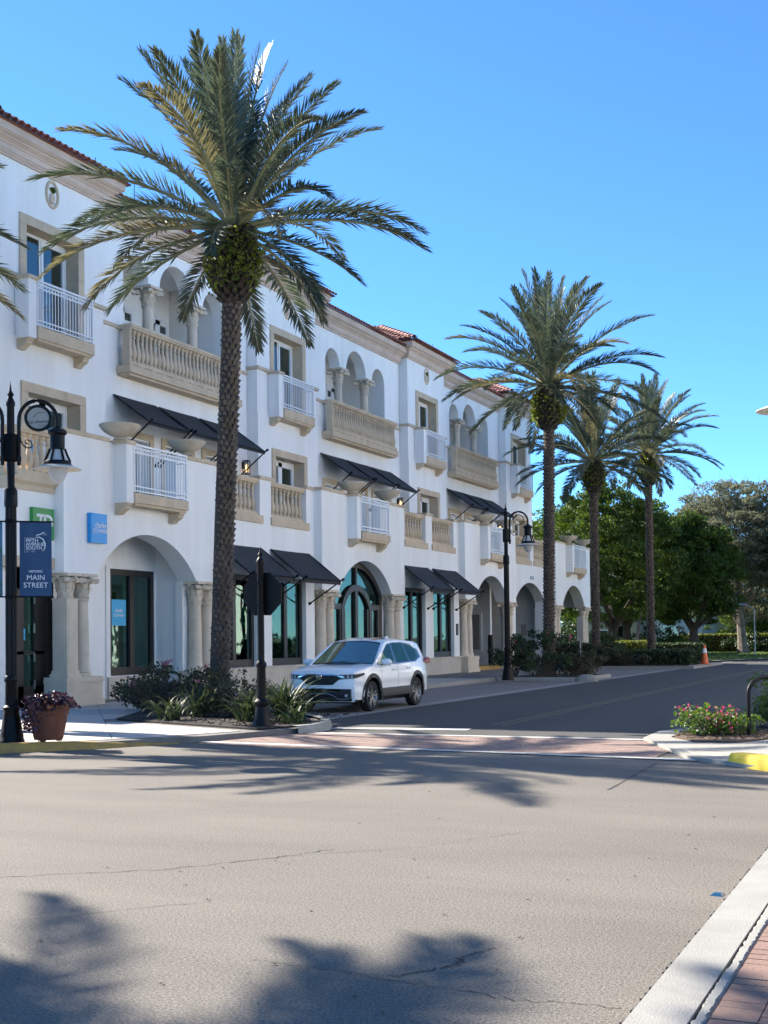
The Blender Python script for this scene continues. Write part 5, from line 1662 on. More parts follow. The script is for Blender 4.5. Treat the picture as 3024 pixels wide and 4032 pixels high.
# front: grille, badge, chrome, lamps, lower bumper
def face_patch(name, m, xa, xb, lo, hi, off, n=16, rows_n=6, parent=car):
    rows = []
    for i in range(n + 1):
        x = xa + (xb - xa) * i / n
        a, b = lo(x), hi(x)
        rows.append([(x, front_y(x, a + (b - a) * j / rows_n) - off, a + (b - a) * j / rows_n) for j in range(rows_n + 1)])
    return MB().grid(rows).build(name, m, parent, smooth=True, local=True)
ax = abs
gr = face_patch("grille", "carblack", -0.52, 0.52, lambda x: 0.635 + 0.16 * max(0, (ax(x) - 0.32) / 0.20), lambda x: 0.865 - 0.02 * ax(x), 0.006)
for z in (0.68, 0.725, 0.77, 0.815):
    w_ = 0.36 + (z - 0.68) * 0.9
    MB().tube([(x, front_y(x, z) - 0.012, z) for x in [-w_ + 2 * w_ * i / 12 for i in range(13)]], 0.008, 5).build("grille_bar", "carblack", gr, local=True)
face_patch("chrome_bar", "chrome", -0.56, 0.56, lambda x: 0.855 - 0.055 * max(0, (ax(x) - 0.34) / 0.22), lambda x: 0.884 - 0.055 * max(0, (ax(x) - 0.34) / 0.22), 0.016, 24, 2)
bd = MB()
rows = []
for i in range(25):
    th = 2 * PI * i / 24
    rr = lambda t: 1.0
    rows.append([((0.062 + 0.008 * math.cos(p)) * math.copysign(abs(math.cos(th)) ** 0.7, math.cos(th)), -0.022 + 0.008 * math.sin(p), 0.822 + (0.052 + 0.008 * math.cos(p)) * math.copysign(abs(math.sin(th)) ** 0.7, math.sin(th))) for p in [2 * PI * j / 6 for j in range(7)]])
bd.grid(rows)
for s in (-1, 1):
    bd.hexa([(s * 0.040, -0.035, 0.779), (s * 0.020, -0.035, 0.779), (s * 0.024, -0.035, 0.867), (s * 0.046, -0.035, 0.867), (s * 0.040, -0.015, 0.779), (s * 0.020, -0.015, 0.779), (s * 0.024, -0.015, 0.867), (s * 0.046, -0.015, 0.867)])
bd.box(-0.026, 0.026, -0.033, -0.018, 0.812, 0.832)
bd.build("badge", "chrome", car, smooth=True, local=True)
for s in (-1, 1):
    xa, xb = sorted((s * 0.47, s * 0.80))
    hl = face_patch("headlamp", "carblack", xa, xb, lambda x: 0.755 + 0.08 * (ax(x) - 0.47), lambda x: 0.865 + 0.03 * (ax(x) - 0.47), 0.008, 10, 4)
    # wraps round the corner along the wing
    rows = []
    for i in range(9):
        y = 0.155 + 0.34 * i / 8
        za, zb_ = 0.781 + 0.07 * i / 8, 0.872 + 0.028 * i / 8
        rows.append([(s * (sidex(max(y, .16), za + (zb_ - za) * j / 3) + 0.006), y, za + (zb_ - za) * j / 3) for j in range(4)])
    MB().grid(rows).build("lamp_wing", "carblack", hl, local=True)
    for xx, zz, r_ in ((0.56, 0.815, 0.036), (0.66, 0.822, 0.036), (0.745, 0.828, 0.030)):
        yy = front_y(s * xx, zz)
        MB().tube([(s * xx, yy - 0.014, zz), (s * xx, yy - 0.004, zz)], r_, 12).build("projector", "headlens", hl, local=True)
    face_patch("lamp_strip", "alloy", *sorted((s * 0.50, s * 0.79)), lambda x: 0.765 + 0.08 * (ax(x) - 0.47), lambda x: 0.780 + 0.08 * (ax(x) - 0.47), 0.014, 10, 1)
face_patch("lower_grille", "carblack", -0.74, 0.74, lambda x: 0.27, lambda x: 0.565 - 0.03 * ax(x), 0.010, 20, 6)
face_patch("air_slot", "cargloss", -0.5, 0.5, lambda x: 0.49, lambda x: 0.55, 0.014, 12, 2)
for s in (-1, 1):
    MB().tube([(s * x, front_y(x, z) - 0.016, z) for x, z in ((0.0, 0.44), (0.22, 0.44), (0.34, 0.40), (0.44, 0.325), (0.52, 0.315), (0.66, 0.325), (0.72, 0.345), (0.735, 0.42), (0.735, 0.505))], 0.016, 6).build("bumper_trim", "alloy", car, smooth=True, local=True)
    yy = front_y(0.63, 0.40)
    MB().tube([(s * 0.63, yy - 0.022, 0.40), (s * 0.63, yy, 0.40)], 0.035, 12).build("fog_lamp", "headlens", car, local=True)
MB().box(-0.70, 0.70, 0.15, 4.45, 0.22, 0.30).build("underbody", "carblack", car, local=True)
MB().grid([[(-0.42, 2.12, 1.640), (0.42, 2.12, 1.640)], [(-0.44, 2.5, 1.690), (0.44, 2.5, 1.690)], [(-0.44, 2.95, 1.692), (0.44, 2.95, 1.692)]]).build("sunroof", "cargloss", car, local=True)
MB().prism([(3.62, 1.665), (3.82, 1.64), (3.80, 1.72), (3.77, 1.725)], 'x', -0.02, 0.02).build("aerial_fin", "carpaint", car, local=True)
MB().grid([[(-0.60, 4.02, 1.60), (0, 4.05, 1.64), (0.60, 4.02, 1.60)], [(-0.58, 4.30, 1.57), (0, 4.36, 1.60), (0.58, 4.30, 1.57)]]).build("tail_spoiler", "carpaint", car, local=True)
for x in (-0.38, 0.38):
    st_ = MB().box(x - 0.24, x + 0.24, 2.25, 2.40, 0.6, 1.22).box(x - 0.13, x + 0.13, 2.30, 2.40, 1.26, 1.42)
    st_.build("seat", "seat", car, local=True)
MB().box(-0.70, 0.70, 1.30, 1.50, 0.9, 1.07).build("dashboard", "carblack", car, local=True)
MB().box(-0.75, 0.75, 3.2, 3.3, 0.6, 1.3).build("rear_seat", "seat", car, local=True)

# ------------------------------------------------------------------ vegetation helpers
def leaf_mesh(name, P, size, m, aspect=0.55, up=0.35, jitter=0.35, seed=0, normals=None):
    """many small leaf faces at the points P (n,3); each a folded pair of triangles"""
    r = np.random.default_rng(seed)
    n = len(P)
    d = r.normal(size=(n, 3))
    d[:, 2] += up
    d /= np.linalg.norm(d, axis=1)[:, None]
    a = r.normal(size=(n, 3))
    s = np.cross(d, a)
    s /= np.linalg.norm(s, axis=1)[:, None]
    nn = np.cross(d, s)
    L = size * (1 + jitter * r.uniform(-1, 1, n))[:, None]
    w_ = L * aspect * 0.5
    v = np.empty((n, 4, 3))
    v[:, 0] = P - d * L * 0.5
    v[:, 1] = P + s * w_ + nn * w_ * 0.35
    v[:, 2] = P + d * L * 0.5
    v[:, 3] = P - s * w_ + nn * w_ * 0.35
    me = bpy.data.meshes.new(name)
    me.vertices.add(4 * n)
    me.vertices.foreach_set("co", v.reshape(-1))
    idx = np.arange(4 * n).reshape(n, 4)
    tri = np.concatenate([idx[:, [0, 1, 2]], idx[:, [0, 2, 3]]], axis=1).reshape(-1)
    me.loops.add(len(tri))
    me.loops.foreach_set("vertex_index", tri.astype(np.int32))
    me.polygons.add(2 * n)
    me.polygons.foreach_set("loop_start", np.arange(0, 6 * n, 3, dtype=np.int32))
    me.polygons.foreach_set("loop_total", np.full(2 * n, 3, dtype=np.int32))
    me.materials.append(M[m])
    me.update()
    me.validate()
    return me

def clump_points(center, radii, nclump, per, crad, seed, flat=0.6, hollow=0.55, bottom=-0.8):
    """leaf positions gathered in clumps over an ellipsoid's shell"""
    r = np.random.default_rng(seed)
    C_ = []
    while len(C_) < nclump:
        u = r.normal(size=3)
        u /= np.linalg.norm(u)
        if u[2] < bottom:
            continue
        q = r.uniform(hollow, 1.0) ** 0.6
        C_.append(u * q)
    C_ = np.array(C_) * np.array(radii)
    pts_ = []
    for c_ in C_:
        rad = crad * r.uniform(0.6, 1.25)
        u = r.normal(size=(per, 3))
        u /= np.linalg.norm(u, axis=1)[:, None]
        u[:, 2] = np.abs(u[:, 2]) * r.choice([1, 1, 1, -0.5], per)
        q = r.uniform(0.55, 1.0, (per, 1))
        pts_.append(c_ + u * q * rad * np.array([1, 1, flat]))
    return np.concatenate(pts_) + np.array(center)

def limbs(mb, base, top, r0, r1, n, spread, seed, seg=8, depth=2):
    """tapered trunk that forks into limbs"""
    r = random.Random(seed)
    base, top = Vector(base), Vector(top)
    mid = (base + top) / 2 + Vector((r.uniform(-.15, .15), r.uniform(-.15, .15), 0)) * (top - base).length * 0.4
    P = [base, base + (mid - base) * 0.5, mid, mid + (top - mid) * 0.5, top]
    mb.tube(P, [r0 * 1.35, r0, r0 * 0.9, (r0 + r1) / 2 * 0.95, r1], seg)
    if depth <= 0:
        return
    for i in range(n):
        a = 2 * PI * (i + r.random() * 0.6) / n
        L = spread * r.uniform(0.7, 1.15)
        tip = top + Vector((math.cos(a) * L * 0.8, math.sin(a) * L * 0.8, L * r.uniform(0.45, 1.0)))
        start = base + (top - base) * r.uniform(0.72, 1.0)
        limbs(mb, start, tip, r1 * 0.8, r1 * 0.3, 3, spread * 0.55, r.random(), 6, depth - 1)

def tree(name, label, loc, trunk_h, r0, crown_c, radii, nclump, per, crad, leaf, m, bark, seed, group, lean=(0, 0), twigs=0, flat=0.6, hollow=0.55):
    t = thing(name, label, "tree", loc, group=group)
    mb = MB()
    limbs(mb, (0, 0, -0.1), (lean[0], lean[1], trunk_h), r0, r0 * 0.55, 5, max(radii) * 0.62, seed)
    mb.build("trunk", bark, t, smooth=True, local=True)
    P = clump_points(crown_c, radii, nclump, per, crad, seed, flat, hollow)
    o = bpy.data.objects.new("crown", leaf_mesh("crown", P, leaf, m, seed=seed))
    COL.objects.link(o)
    o.parent = t
    if twigs:
        r = random.Random(seed + 5)
        tw = MB()
        for i in range(twigs):
            u = Vector((r.gauss(0, 1), r.gauss(0, 1), abs(r.gauss(0.4, 0.7)))).normalized()
            p = Vector(crown_c) + Vector((u.x * radii[0], u.y * radii[1], u.z * radii[2])) * 0.72
            Q = [p]
            for k in range(4):
                p = p + (u + Vector((r.uniform(-.8, .8), r.uniform(-.8, .8), r.uniform(-.3, .9)))).normalized() * r.uniform(0.35, 0.7)
                Q.append(p)
            tw.tube(Q, [0.035, 0.028, 0.02, 0.014, 0.008], 4, caps=False)
        tw.build("twigs", bark, t, local=True)["kind"] = "stuff"
    return t

# ------------------------------------------------------------------ date palms
def frond_mesh(name, elev, bend, L, seed, m, twist=0.0):
    """feather leaf: arching rachis with two rows of narrow leaflets, elevation baked in (local +x outward)"""
    r = random.Random(seed)
    N = 26
    pts_, dirs = [], []
    p = Vector((0, 0, 0))
    sway = r.uniform(-0.22, 0.22)
    for i in range(N + 1):
        t = i / N
        a = elev - bend * t ** 1.55
        yaw = sway * t * t
        d = Vector((math.cos(a) * math.cos(yaw), math.cos(a) * math.sin(yaw), math.sin(a)))
        pts_.append(p.copy())
        dirs.append(d)
        p = p + d * (L / N)
    mb = MB()
    side0 = Vector((0, 1, 0))
    rch = MB()
    rch.tube(pts_, [0.045 * (1 - i / N) ** 0.8 + 0.006 for i in range(N + 1)], 5)
    K = 96
    for k in range(K):
        t = 0.17 + 0.83 * (k + r.random() * 0.6) / K
        f = t * N
        i = min(int(f), N - 1)
        q = pts_[i].lerp(pts_[i + 1], f - i)
        d = dirs[i]
        side = d.cross(Vector((0, 0, 1)))
        if side.length < 0.15:
            side = Vector((0, -1, 0)).cross(d).cross(d) if False else Vector((0, 1, 0))
        side.normalize()
        upv = side.cross(d).normalized()
        ang = 1.15 - 0.75 * t
        ln = 0.62 * min(1.0, 0.35 + (t - 0.17) / 0.22) * (1.0 if t < 0.75 else 1.0 - 0.62 * (t - 0.75) / 0.25) * r.uniform(0.85, 1.1)
        for sgn in (-1, 1):
            v = 0.50 + r.uniform(-0.35, 0.35)
            w3 = (d * math.cos(ang) + side * sgn * math.sin(ang) * math.cos(v) + upv * math.sin(ang) * math.sin(v))
            w3 = (w3 + Vector((r.uniform(-.1, .1), r.uniform(-.1, .1), r.uniform(-.14, .06)))).normalized()
            nrm = w3.cross(upv)
            if nrm.length < 1e-3:
                nrm = side
            nrm.normalize()
            h = 0.024 * r.uniform(0.8, 1.2)
            mid = q + w3 * ln * 0.45
            tip = q + w3 * ln + Vector((0, 0, -0.045 * ln / 0.5))
            mb.add([q, mid + nrm * h, tip, mid - nrm * h], [(0, 1, 2, 3)])
    me = mb.mesh(name, m)
    me2 = rch.mesh("rachis", "rachis", True)
    return me, me2

FR = []
specs = [(86, 14), (80, 22), (71, 28), (61, 34), (51, 42), (41, 48), (31, 52), (20, 50), (9, 44), (-3, 38), (-15, 34), (-32, 30)]
for i, (e, b) in enumerate(specs):
    for v in range(2):
        pale = (i in (5, 9) and v == 1)
        FR.append((i, frond_mesh("frond", math.radians(e + (3 if v else -3)), math.radians(b * (1.15 if v else 0.9)), 4.25 if i < 10 else 3.2, 31 * i + v, "frond_dry" if pale else "frond")))

def boots_mesh(name, z0, z1, rad, step=0.125, per=10, out_=0.05, seed=3, m="boot", taper=0.0):
    """spiral of old leaf bases on a palm trunk"""
    r = random.Random(seed)
    mb = MB()
    n = int((z1 - z0) / step)
    for i in range(n):
        for k in range(per):
            a = 2 * PI * (k + (0.5 if i % 2 else 0) + r.uniform(-.12, .12)) / per
            z = z0 + i * step + r.uniform(-.015, .015)
            rr = rad(z) if callable(rad) else rad
            hwid = PI * rr / per * r.uniform(0.75, 1.05)
            o_ = out_ * r.uniform(0.6, 1.35)
            ca, sa = math.cos(a), math.sin(a)
            def P(d, t, zz):
                return (d * ca - t * sa, d * sa + t * ca, zz)
            mb.add([P(rr - 0.02, -hwid, z - 0.02), P(rr - 0.02, hwid, z - 0.02), P(rr + o_, hwid * 0.55, z + step * 0.75), P(rr + o_, -hwid * 0.55, z + step * 0.75), P(rr - 0.02, -hwid * .7, z + step * 1.1), P(rr - 0.02, hwid * .7, z + step * 1.1)],
                   [(0, 1, 2, 3), (3, 2, 5, 4), (0, 3, 4), (1, 5, 2)])
    return mb.mesh(name, m)

TR = lambda z: 0.19 + 0.06 * math.exp(-z / 0.5)
BOOTS = boots_mesh("leaf_bases", 0.1, 9.0, TR)
HEADR = lambda z: 0.25 + 0.24 * math.sin(PI * min(1, max(0, (z - 8.9) / 1.75)) ** 0.85)
HEAD = boots_mesh("crown_boss", 8.9, 10.6, HEADR, 0.13, 12, 0.12, 9, "bark")

def fern_mesh(seed, n=1900):
    r = np.random.default_rng(seed)
    a = r.uniform(0, 2 * PI, n)
    z = 9.0 + 1.5 * r.beta(2, 2, n)
    a = a[(np.sin(a * 2 + z * 3) + r.normal(0, 0.6, n)) > -0.2]
    z = z[:len(a)]
    R_ = np.array([HEADR(q) for q in z]) + r.uniform(0.04, 0.20, len(a))
    P = np.stack([R_ * np.cos(a), R_ * np.sin(a), z], 1)
    return leaf_mesh("ferns", P, 0.12, "fern", 0.5, up=0.1, seed=seed)

def palm(label, loc, hgt, nf, seed, rot=0.0, lean=(0.0, 0.0), fern=True, spread=1.0, azim=None):
    """hgt = height where the fronds leave the stem (mesh built for 10.5 m)"""
    t = thing("date_palm", label, "palm tree", loc, rot, "date palms along the street")
    k = hgt / 10.5
    t.scale = (1, 1, 1)
    mb = MB()
    zz = [0, 0.3, 0.8, 2, 4, 6, 8, 9, 9.6, 10.2, 10.6]
    mb.tube([(lean[0] * (z / 10.5) ** 1.4, lean[1] * (z / 10.5) ** 1.4, z * k) for z in zz], [0.30, 0.25, 0.215, 0.19, 0.185, 0.18, 0.18, 0.21, 0.32, 0.31, 0.18], 16)
    mb.build("trunk", "bark", t, smooth=True, local=True)
    # leaf bases follow the lean by shearing the shared mesh
    o = place("leaf_bases", BOOTS, (0, 0, 0), t, local=True)
    o["kind"] = "stuff"
    sh = Matrix(((1, 0, lean[0] / 10.5, 0), (0, 1, lean[1] / 10.5, 0), (0, 0, k, 0), (0, 0, 0, 1)))
    me = BOOTS.copy()
    me.transform(sh)
    o.data = me
    me = HEAD.copy()
    me.transform(sh)
    o = place("crown_boss", me, (0, 0, 0), t, local=True)
    o["kind"] = "stuff"
    if fern:
        me = fern_mesh(seed)
        me.transform(sh)
        o = place("ferns", me, (0, 0, 0), t, local=True)
        o["kind"] = "stuff"
    r = random.Random(seed)
    ga = 2.399963
    for i in range(nf):
        q = i / (nf - 1)
        lev = min(11, int(11.4 * q ** 1.05 * 0.999))
        me1, me2 = FR[2 * lev + r.randint(0, 1)][1]
        az = i * ga + r.uniform(-.25, .25)
        rad = 0.05 + 0.20 * q
        base = (lean[0] + rad * math.cos(az), lean[1] + rad * math.sin(az), hgt - 0.05 + 0.30 * (1 - q))
        sc = r.uniform(0.88, 1.04) * spread * (0.98 if lev < 4 else 1.06)
        f = place("frond", me1, base, t, rot=(r.uniform(-.12, .12), r.uniform(-.08, .08), az), scale=(sc, sc, sc), local=True)
        place("rachis", me2, (0, 0, 0), f, local=True)
    return t

palm("tallest date palm standing in the bed in front of the white building", (-14.75, 24.15, 0.10), 10.75, 54, 4, 0.4, lean=(0.42, 0.10), spread=0.95)
palm("date palm rising from the flowering shrubs beyond the car", (-13.79, 46.2, 0.10), 11.1, 52, 8, 1.3, lean=(0.30, 0.0), spread=0.97)
palm("date palm with a dark trunk, middle one of the three farther palms", (-16.37, 63.2, 0.10), 10.4, 50, 15, 2.2, fern=True)
palm("farthest date palm, rising behind the clipped hedge", (-15.25, 71.0, 0.12), 11.7, 50, 23, 3.3, fern=True)
palm("date palm at the left edge of which only frond tips show", (-21.4, 19.0, 0.10), 9.9, 50, 31, 0.9)
palm("date palm outside the picture that shades the near road", (-17.8, 4.9, 0.0), 10.2, 56, 44, 5.0)
palm("second date palm outside the picture, nearer the viewer", (-15.5, 4.5, 0.0), 10.6, 56, 47, 2.0)

# ------------------------------------------------------------------ trees behind
T_ = "broad trees at the end of the street"
tree("ficus_tree", "dense dark green tree with bright clumps behind the end of the building", (-20.6, 84, 0), 2.6, 0.40, (-0.6, 0, 6.7), (5.0, 4.5, 5.1), 330, 150, 0.85, 0.21, "ficus", "treebark", 3, T_)
tree("ficus_tree", "dark rounded tree between the two farthest palms", (-22.5, 96, 0), 2.6, 0.4, (0.5, 0, 6.3), (5.6, 4.5, 4.9), 300, 150, 0.9, 0.23, "ficus", "treebark", 5, T_)
tree("ficus_tree", "dark rounded tree with a forked trunk above the traffic cone", (-17.6, 97, 0), 2.4, 0.42, (-1.0, 0, 6.2), (4.6, 4.0, 4.7), 300, 150, 0.85, 0.23, "ficus", "treebark", 9, T_)
tree("oak_tree", "tall grey-green wispy tree at the right with bare twigs on top", (-15.0, 104, 0), 4.4, 0.36, (-0.4, 0, 8.9), (5.4, 4.6, 5.2), 620, 140, 0.85, 0.18, "oakleaf", "palebark", 12, T_, lean=(-0.3, 0), twigs=90, hollow=0.3)
tree("oak_tree", "grey-green tree cut off by the right edge", (-9.6, 104, 0), 4.0, 0.36, (0.0, 0, 8.0), (5.0, 4.6, 5.4), 520, 140, 0.85, 0.18, "oakleaf", "palebark", 17, T_, twigs=50, hollow=0.3)
tree("oak_tree", "low spreading tree with a leaning pale trunk on the far lawn", (-18.2, 118, 0), 2.6, 0.3, (0.4, 0, 5.2), (5.6, 4.0, 3.4), 240, 120, 0.9, 0.2, "oakleaf", "palebark", 21, T_, lean=(1.2, 0), hollow=0.4)
tree("ficus_tree", "far dark tree closing the view at the end of the street", (-30, 130, 0), 3, 0.5, (0, 0, 7), (9, 5, 7.5), 320, 130, 1.3, 0.36, "ficus", "treebark", 27, T_)
tree("ficus_tree", "far dark tree behind the wispy grey-green tree", (-14, 138, 0), 3, 0.5, (0, 0, 6), (9, 5, 6.2), 320, 130, 1.3, 0.36, "ficus", "treebark", 29, T_)
tree("ficus_tree", "far dark tree at the right behind the lamp post", (-2, 132, 0), 3, 0.5, (0, 0, 6), (8, 5, 6.5), 280, 130, 1.3, 0.36, "ficus", "treebark", 33, T_)
tree("ficus_tree", "sunlit yellow-green tree top seen over the end of the terrace", (-27.0, 90, 0), 4, 0.4, (0, 0, 6.4), (3.6, 4, 4.4), 200, 130, 0.9, 0.22, "bougleaf", "treebark", 37, T_)
for i, (x, y) in enumerate(((-20.6, 90.5), (-19.8, 91.2), (-18.9, 90.0))):
    t = thing("slim_trunk", ("leftmost", "middle", "rightmost")[i] + " of the three slim leaning trunks behind the low hedge", "tree trunk", (x, y, 0), group="slim trunks behind the hedge")
    mb = MB()
    mb.tube([(0, 0, 0), (0.2 - 0.2 * i, 0, 1.6), (0.5 - 0.5 * i, 0, 3.6), (0.7 - 0.7 * i, 0, 5.6)], [0.13, 0.11, 0.10, 0.07], 8)
    mb.build("stem", "palebark", t, smooth=True, local=True)
    P = clump_points((0.6 - 0.6 * i, 0, 5.8), (1.2, 1.2, 1.0), 10, 60, 0.6, 70 + i)
    o = bpy.data.objects.new("crown", leaf_mesh("crown", P, 0.3, "ficus", seed=71 + i))
    COL.objects.link(o)
    o.parent = t

# ------------------------------------------------------------------ hedges and shrubs
def hedge(label, x0, x1, y0, y1, z0, z1, n, m, seed, leaf=0.09):
    t = thing("clipped_hedge", label, "hedge", ((x0 + x1) / 2, (y0 + y1) / 2, z0))
    r = np.random.default_rng(seed)
    P = np.stack([r.uniform(x0, x1, n), r.uniform(y0, y1, n), r.uniform(z0, z1, n)], 1)
    f = r.integers(0, 4, n)
    e = r.normal(0, 0.035, n)
    P[f == 0, 1] = y0 + e[f == 0]
    P[f == 1, 2] = z1 + e[f == 1]
    P[f == 2, 0] = x1 + e[f == 2]
    P[f == 3, 0] = x0 + e[f == 3]
    P -= np.array(W[t])
    o = bpy.data.objects.new("foliage", leaf_mesh("foliage", P, leaf, m, seed=seed))
    COL.objects.link(o)
    o.parent = t
    MB().box(x0 + 0.06, x1 - 0.06, y0 + 0.06, y1 - 0.06, z0, z1 - 0.06).build("branch_core", "soil", t)
    return t
hedge("long low dark hedge ending at the traffic cone", -15.9, -11.9, 64.0, 66.2, 0.12, 0.86, 9000, "hedge", 1, 0.12)
hedge("dark hedge to the left behind the third palm trunk", -22.5, -16.2, 66.5, 68.5, 0.12, 1.2, 6000, "hedge", 2, 0.13)
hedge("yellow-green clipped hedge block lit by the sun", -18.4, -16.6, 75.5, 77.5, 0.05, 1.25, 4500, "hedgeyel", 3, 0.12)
hedge("low olive hedge behind the farthest palm trunk", -16.4, -13.4, 76.0, 77.5, 0.05, 1.1, 4500, "hedge", 4, 0.12)
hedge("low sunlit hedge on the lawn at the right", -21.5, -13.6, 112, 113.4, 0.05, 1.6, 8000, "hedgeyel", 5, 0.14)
hedge("low dark hedge at the right below the grey-green trees", -12.6, -4, 116, 117.5, 0.05, 1.8, 6000, "hedge", 6, 0.16)

def shrub(name, label, loc, radii, n, leaf, m, seed, flowers=None, fl_n=0, fl_size=0.07, stems=14, group=None, aspect=0.7, nclump=26, crad=0.3, cz=0.55, cat="shrub"):
    t = thing(name, label, cat, loc, group=group)
    r = random.Random(seed)
    st_ = MB()
    for i in range(stems):
        a = r.uniform(0, 2 * PI)
        q = r.uniform(0.3, 1.0)
        tip = Vector((radii[0] * q * math.cos(a), radii[1] * q * math.sin(a), radii[2] * (1 + cz) * r.uniform(0.5, 1.0)))
        st_.tube([(0.1 * math.cos(a), 0.1 * math.sin(a), 0), tip * 0.5 + Vector((r.uniform(-.1, .1), r.uniform(-.1, .1), 0.1)), tip], [0.014, 0.010, 0.005], 4)
    st_.build("stems", "twig", t, local=True)
    P = clump_points((0, 0, radii[2] * (0.35 + cz)), radii, nclump, n // nclump, crad, seed, 0.8, 0.25, -0.95)
    P = P[P[:, 2] > 0.02]
    o = bpy.data.objects.new("foliage", leaf_mesh("foliage", P, leaf, m, aspect, seed=seed))
    COL.objects.link(o)
    o.parent = t
    if flowers:
        rr = np.random.default_rng(seed + 1)
        hubs = P[rr.integers(0, len(P), max(4, fl_n // 9))]
        Q = np.repeat(hubs, 9, 0) + rr.normal(0, 0.05, (len(hubs) * 9, 3)) + np.array([0, 0, 0.05])
        o = bpy.data.objects.new("flowers", leaf_mesh("flowers", Q, fl_size, flowers, 0.9, seed=seed + 2))
        COL.objects.link(o)
        o.parent = t
    return t

def strap_plant(label, loc, n, L, wd, seed, m="strap", group="strap-leaved plants in the corner bed", droop=1.5):
    """rosettes of long arching blades"""
    t = thing("strap_leaf_plant", label, "plant", loc, group=group)
    r = random.Random(seed)
    for k in range(3):
        mb = MB()
        for i in range(n // 3):
            a = r.uniform(0, 2 * PI)
            el = r.uniform(0.75, 1.45)
            ln = L * r.uniform(0.6, 1.1)
            p = Vector((r.uniform(-.16, .16), r.uniform(-.16, .16), 0))
            rows = [[], [], []]
            S_ = 9
            sd = Vector((-math.sin(a), math.cos(a), 0))
            for j in range(S_ + 1):
                q = j / S_
                e = el - droop * q ** 1.6 * r.uniform(0.9, 1.05)
                w_ = wd * (0.6 + 0.6 * q if q < 0.4 else 0.84 * (1 - q) / 0.6 + 0.02)
                rows[0].append(tuple(p + sd * w_ + Vector((0, 0, w_ * 0.4))))
                rows[1].append(tuple(p))
                rows[2].append(tuple(p - sd * w_ + Vector((0, 0, w_ * 0.4))))
                p = p + Vector((math.cos(a) * math.cos(e), math.sin(a) * math.cos(e), math.sin(e))) * (ln / S_)
            mb.grid(rows)
        o = mb.build("leaf_tuft", m, t, smooth=True, local=True)
    return t

B1 = "tangled shrubs in the corner bed"
shrub("tangled_shrub", "big dark tangled shrub left of the tall palm's trunk", (-15.75, 23.2, 0.12), (0.9, 0.75, 0.48), 1500, 0.075, "shrub", 1, "pinkdull", 36, stems=170, group=B1)
shrub("tangled_shrub", "dark shrub at the left end of the corner bed near the porch", (-16.7, 24.2, 0.12), (0.6, 0.6, 0.40), 1000, 0.085, "shrub", 2, stems=80, group=B1)
shrub("tangled_shrub", "dark leafy shrub wrapped round the foot of the tall palm", (-14.5, 23.4, 0.12), (0.7, 0.65, 0.50), 1300, 0.075, "shrub", 3, "pinkdull", 27, stems=150, group=B1)
shrub("tangled_shrub", "broken leafy shrub between the tall palm and the stop sign post", (-13.0, 22.2, 0.12), (0.75, 0.6, 0.45), 900, 0.085, "shrub", 4, stems=110, group=B1)
shrub("tangled_shrub", "tall thin sprig of leaves against the white porch wall", (-16.2, 24.2, 0.6), (0.22, 0.22, 0.45), 120, 0.085, "shrub", 5, "pinkdull", 9, stems=6, group=B1, nclump=6, crad=0.15)
strap_plant("large strap-leaved plant right of the stop sign post in front of the car", (-11.55, 21.35, 0.12), 120, 1.15, 0.032, 1)
strap_plant("strap-leaved plant just behind the stop sign post", (-12.15, 21.0, 0.12), 70, 1.0, 0.03, 2)
strap_plant("sprawling thin strap-leaved plant at the left front of the bed", (-13.9, 20.95, 0.12), 60, 0.85, 0.022, 3, droop=2.0)
strap_plant("thin upright strap-leaved plant amid the tangled shrubs", (-13.9, 21.9, 0.12), 54, 1.0, 0.022, 4, droop=1.3)
strap_plant("low strap-leaved tuft at the nose of the bed", (-11.05, 20.7, 0.12), 40, 0.7, 0.025, 5, droop=2.0)

B2 = "flowering shrubs in the second bed"
shrub("flowering_shrub", "dark shrub with a few pink flowers right of the second street lamp", (-14.0, 45.9, 0.12), (1.35, 0.9, 0.95), 4200, 0.085, "hedge", 11, "pink", 70, stems=60, group=B2, nclump=40)
shrub("flowering_shrub", "dark shrub below the pay machine left of the second street lamp", (-15.3, 46.6, 0.12), (0.8, 0.8, 0.85), 2600, 0.085, "hedge", 12, "pinkdull", 18, stems=40, group=B2)
shrub("flowering_shrub", "low dry shrub right of the second palm trunk", (-12.75, 46.6, 0.12), (0.75, 0.9, 0.5), 1900, 0.075, "shrub", 13, stems=60, group=B2)
shrub("flowering_shrub", "low dark ground shrub at the far end of the second bed", (-13.6, 49.3, 0.12), (1.4, 0.9, 0.4), 2200, 0.08, "shrub", 14, stems=40, group=B2)
shrub("flowering_shrub", "leafy shrub round the foot of the third palm", (-16.2, 62.6, 0.13), (1.5, 0.8, 0.5), 2600, 0.10, "shrub", 15, stems=30, group=B2)
shrub("flowering_shrub", "low shrub between the third palm and the long hedge", (-14.6, 62.8, 0.13), (1.0, 0.5, 0.28), 1500, 0.09, "shrub", 16, stems=20, group=B2)

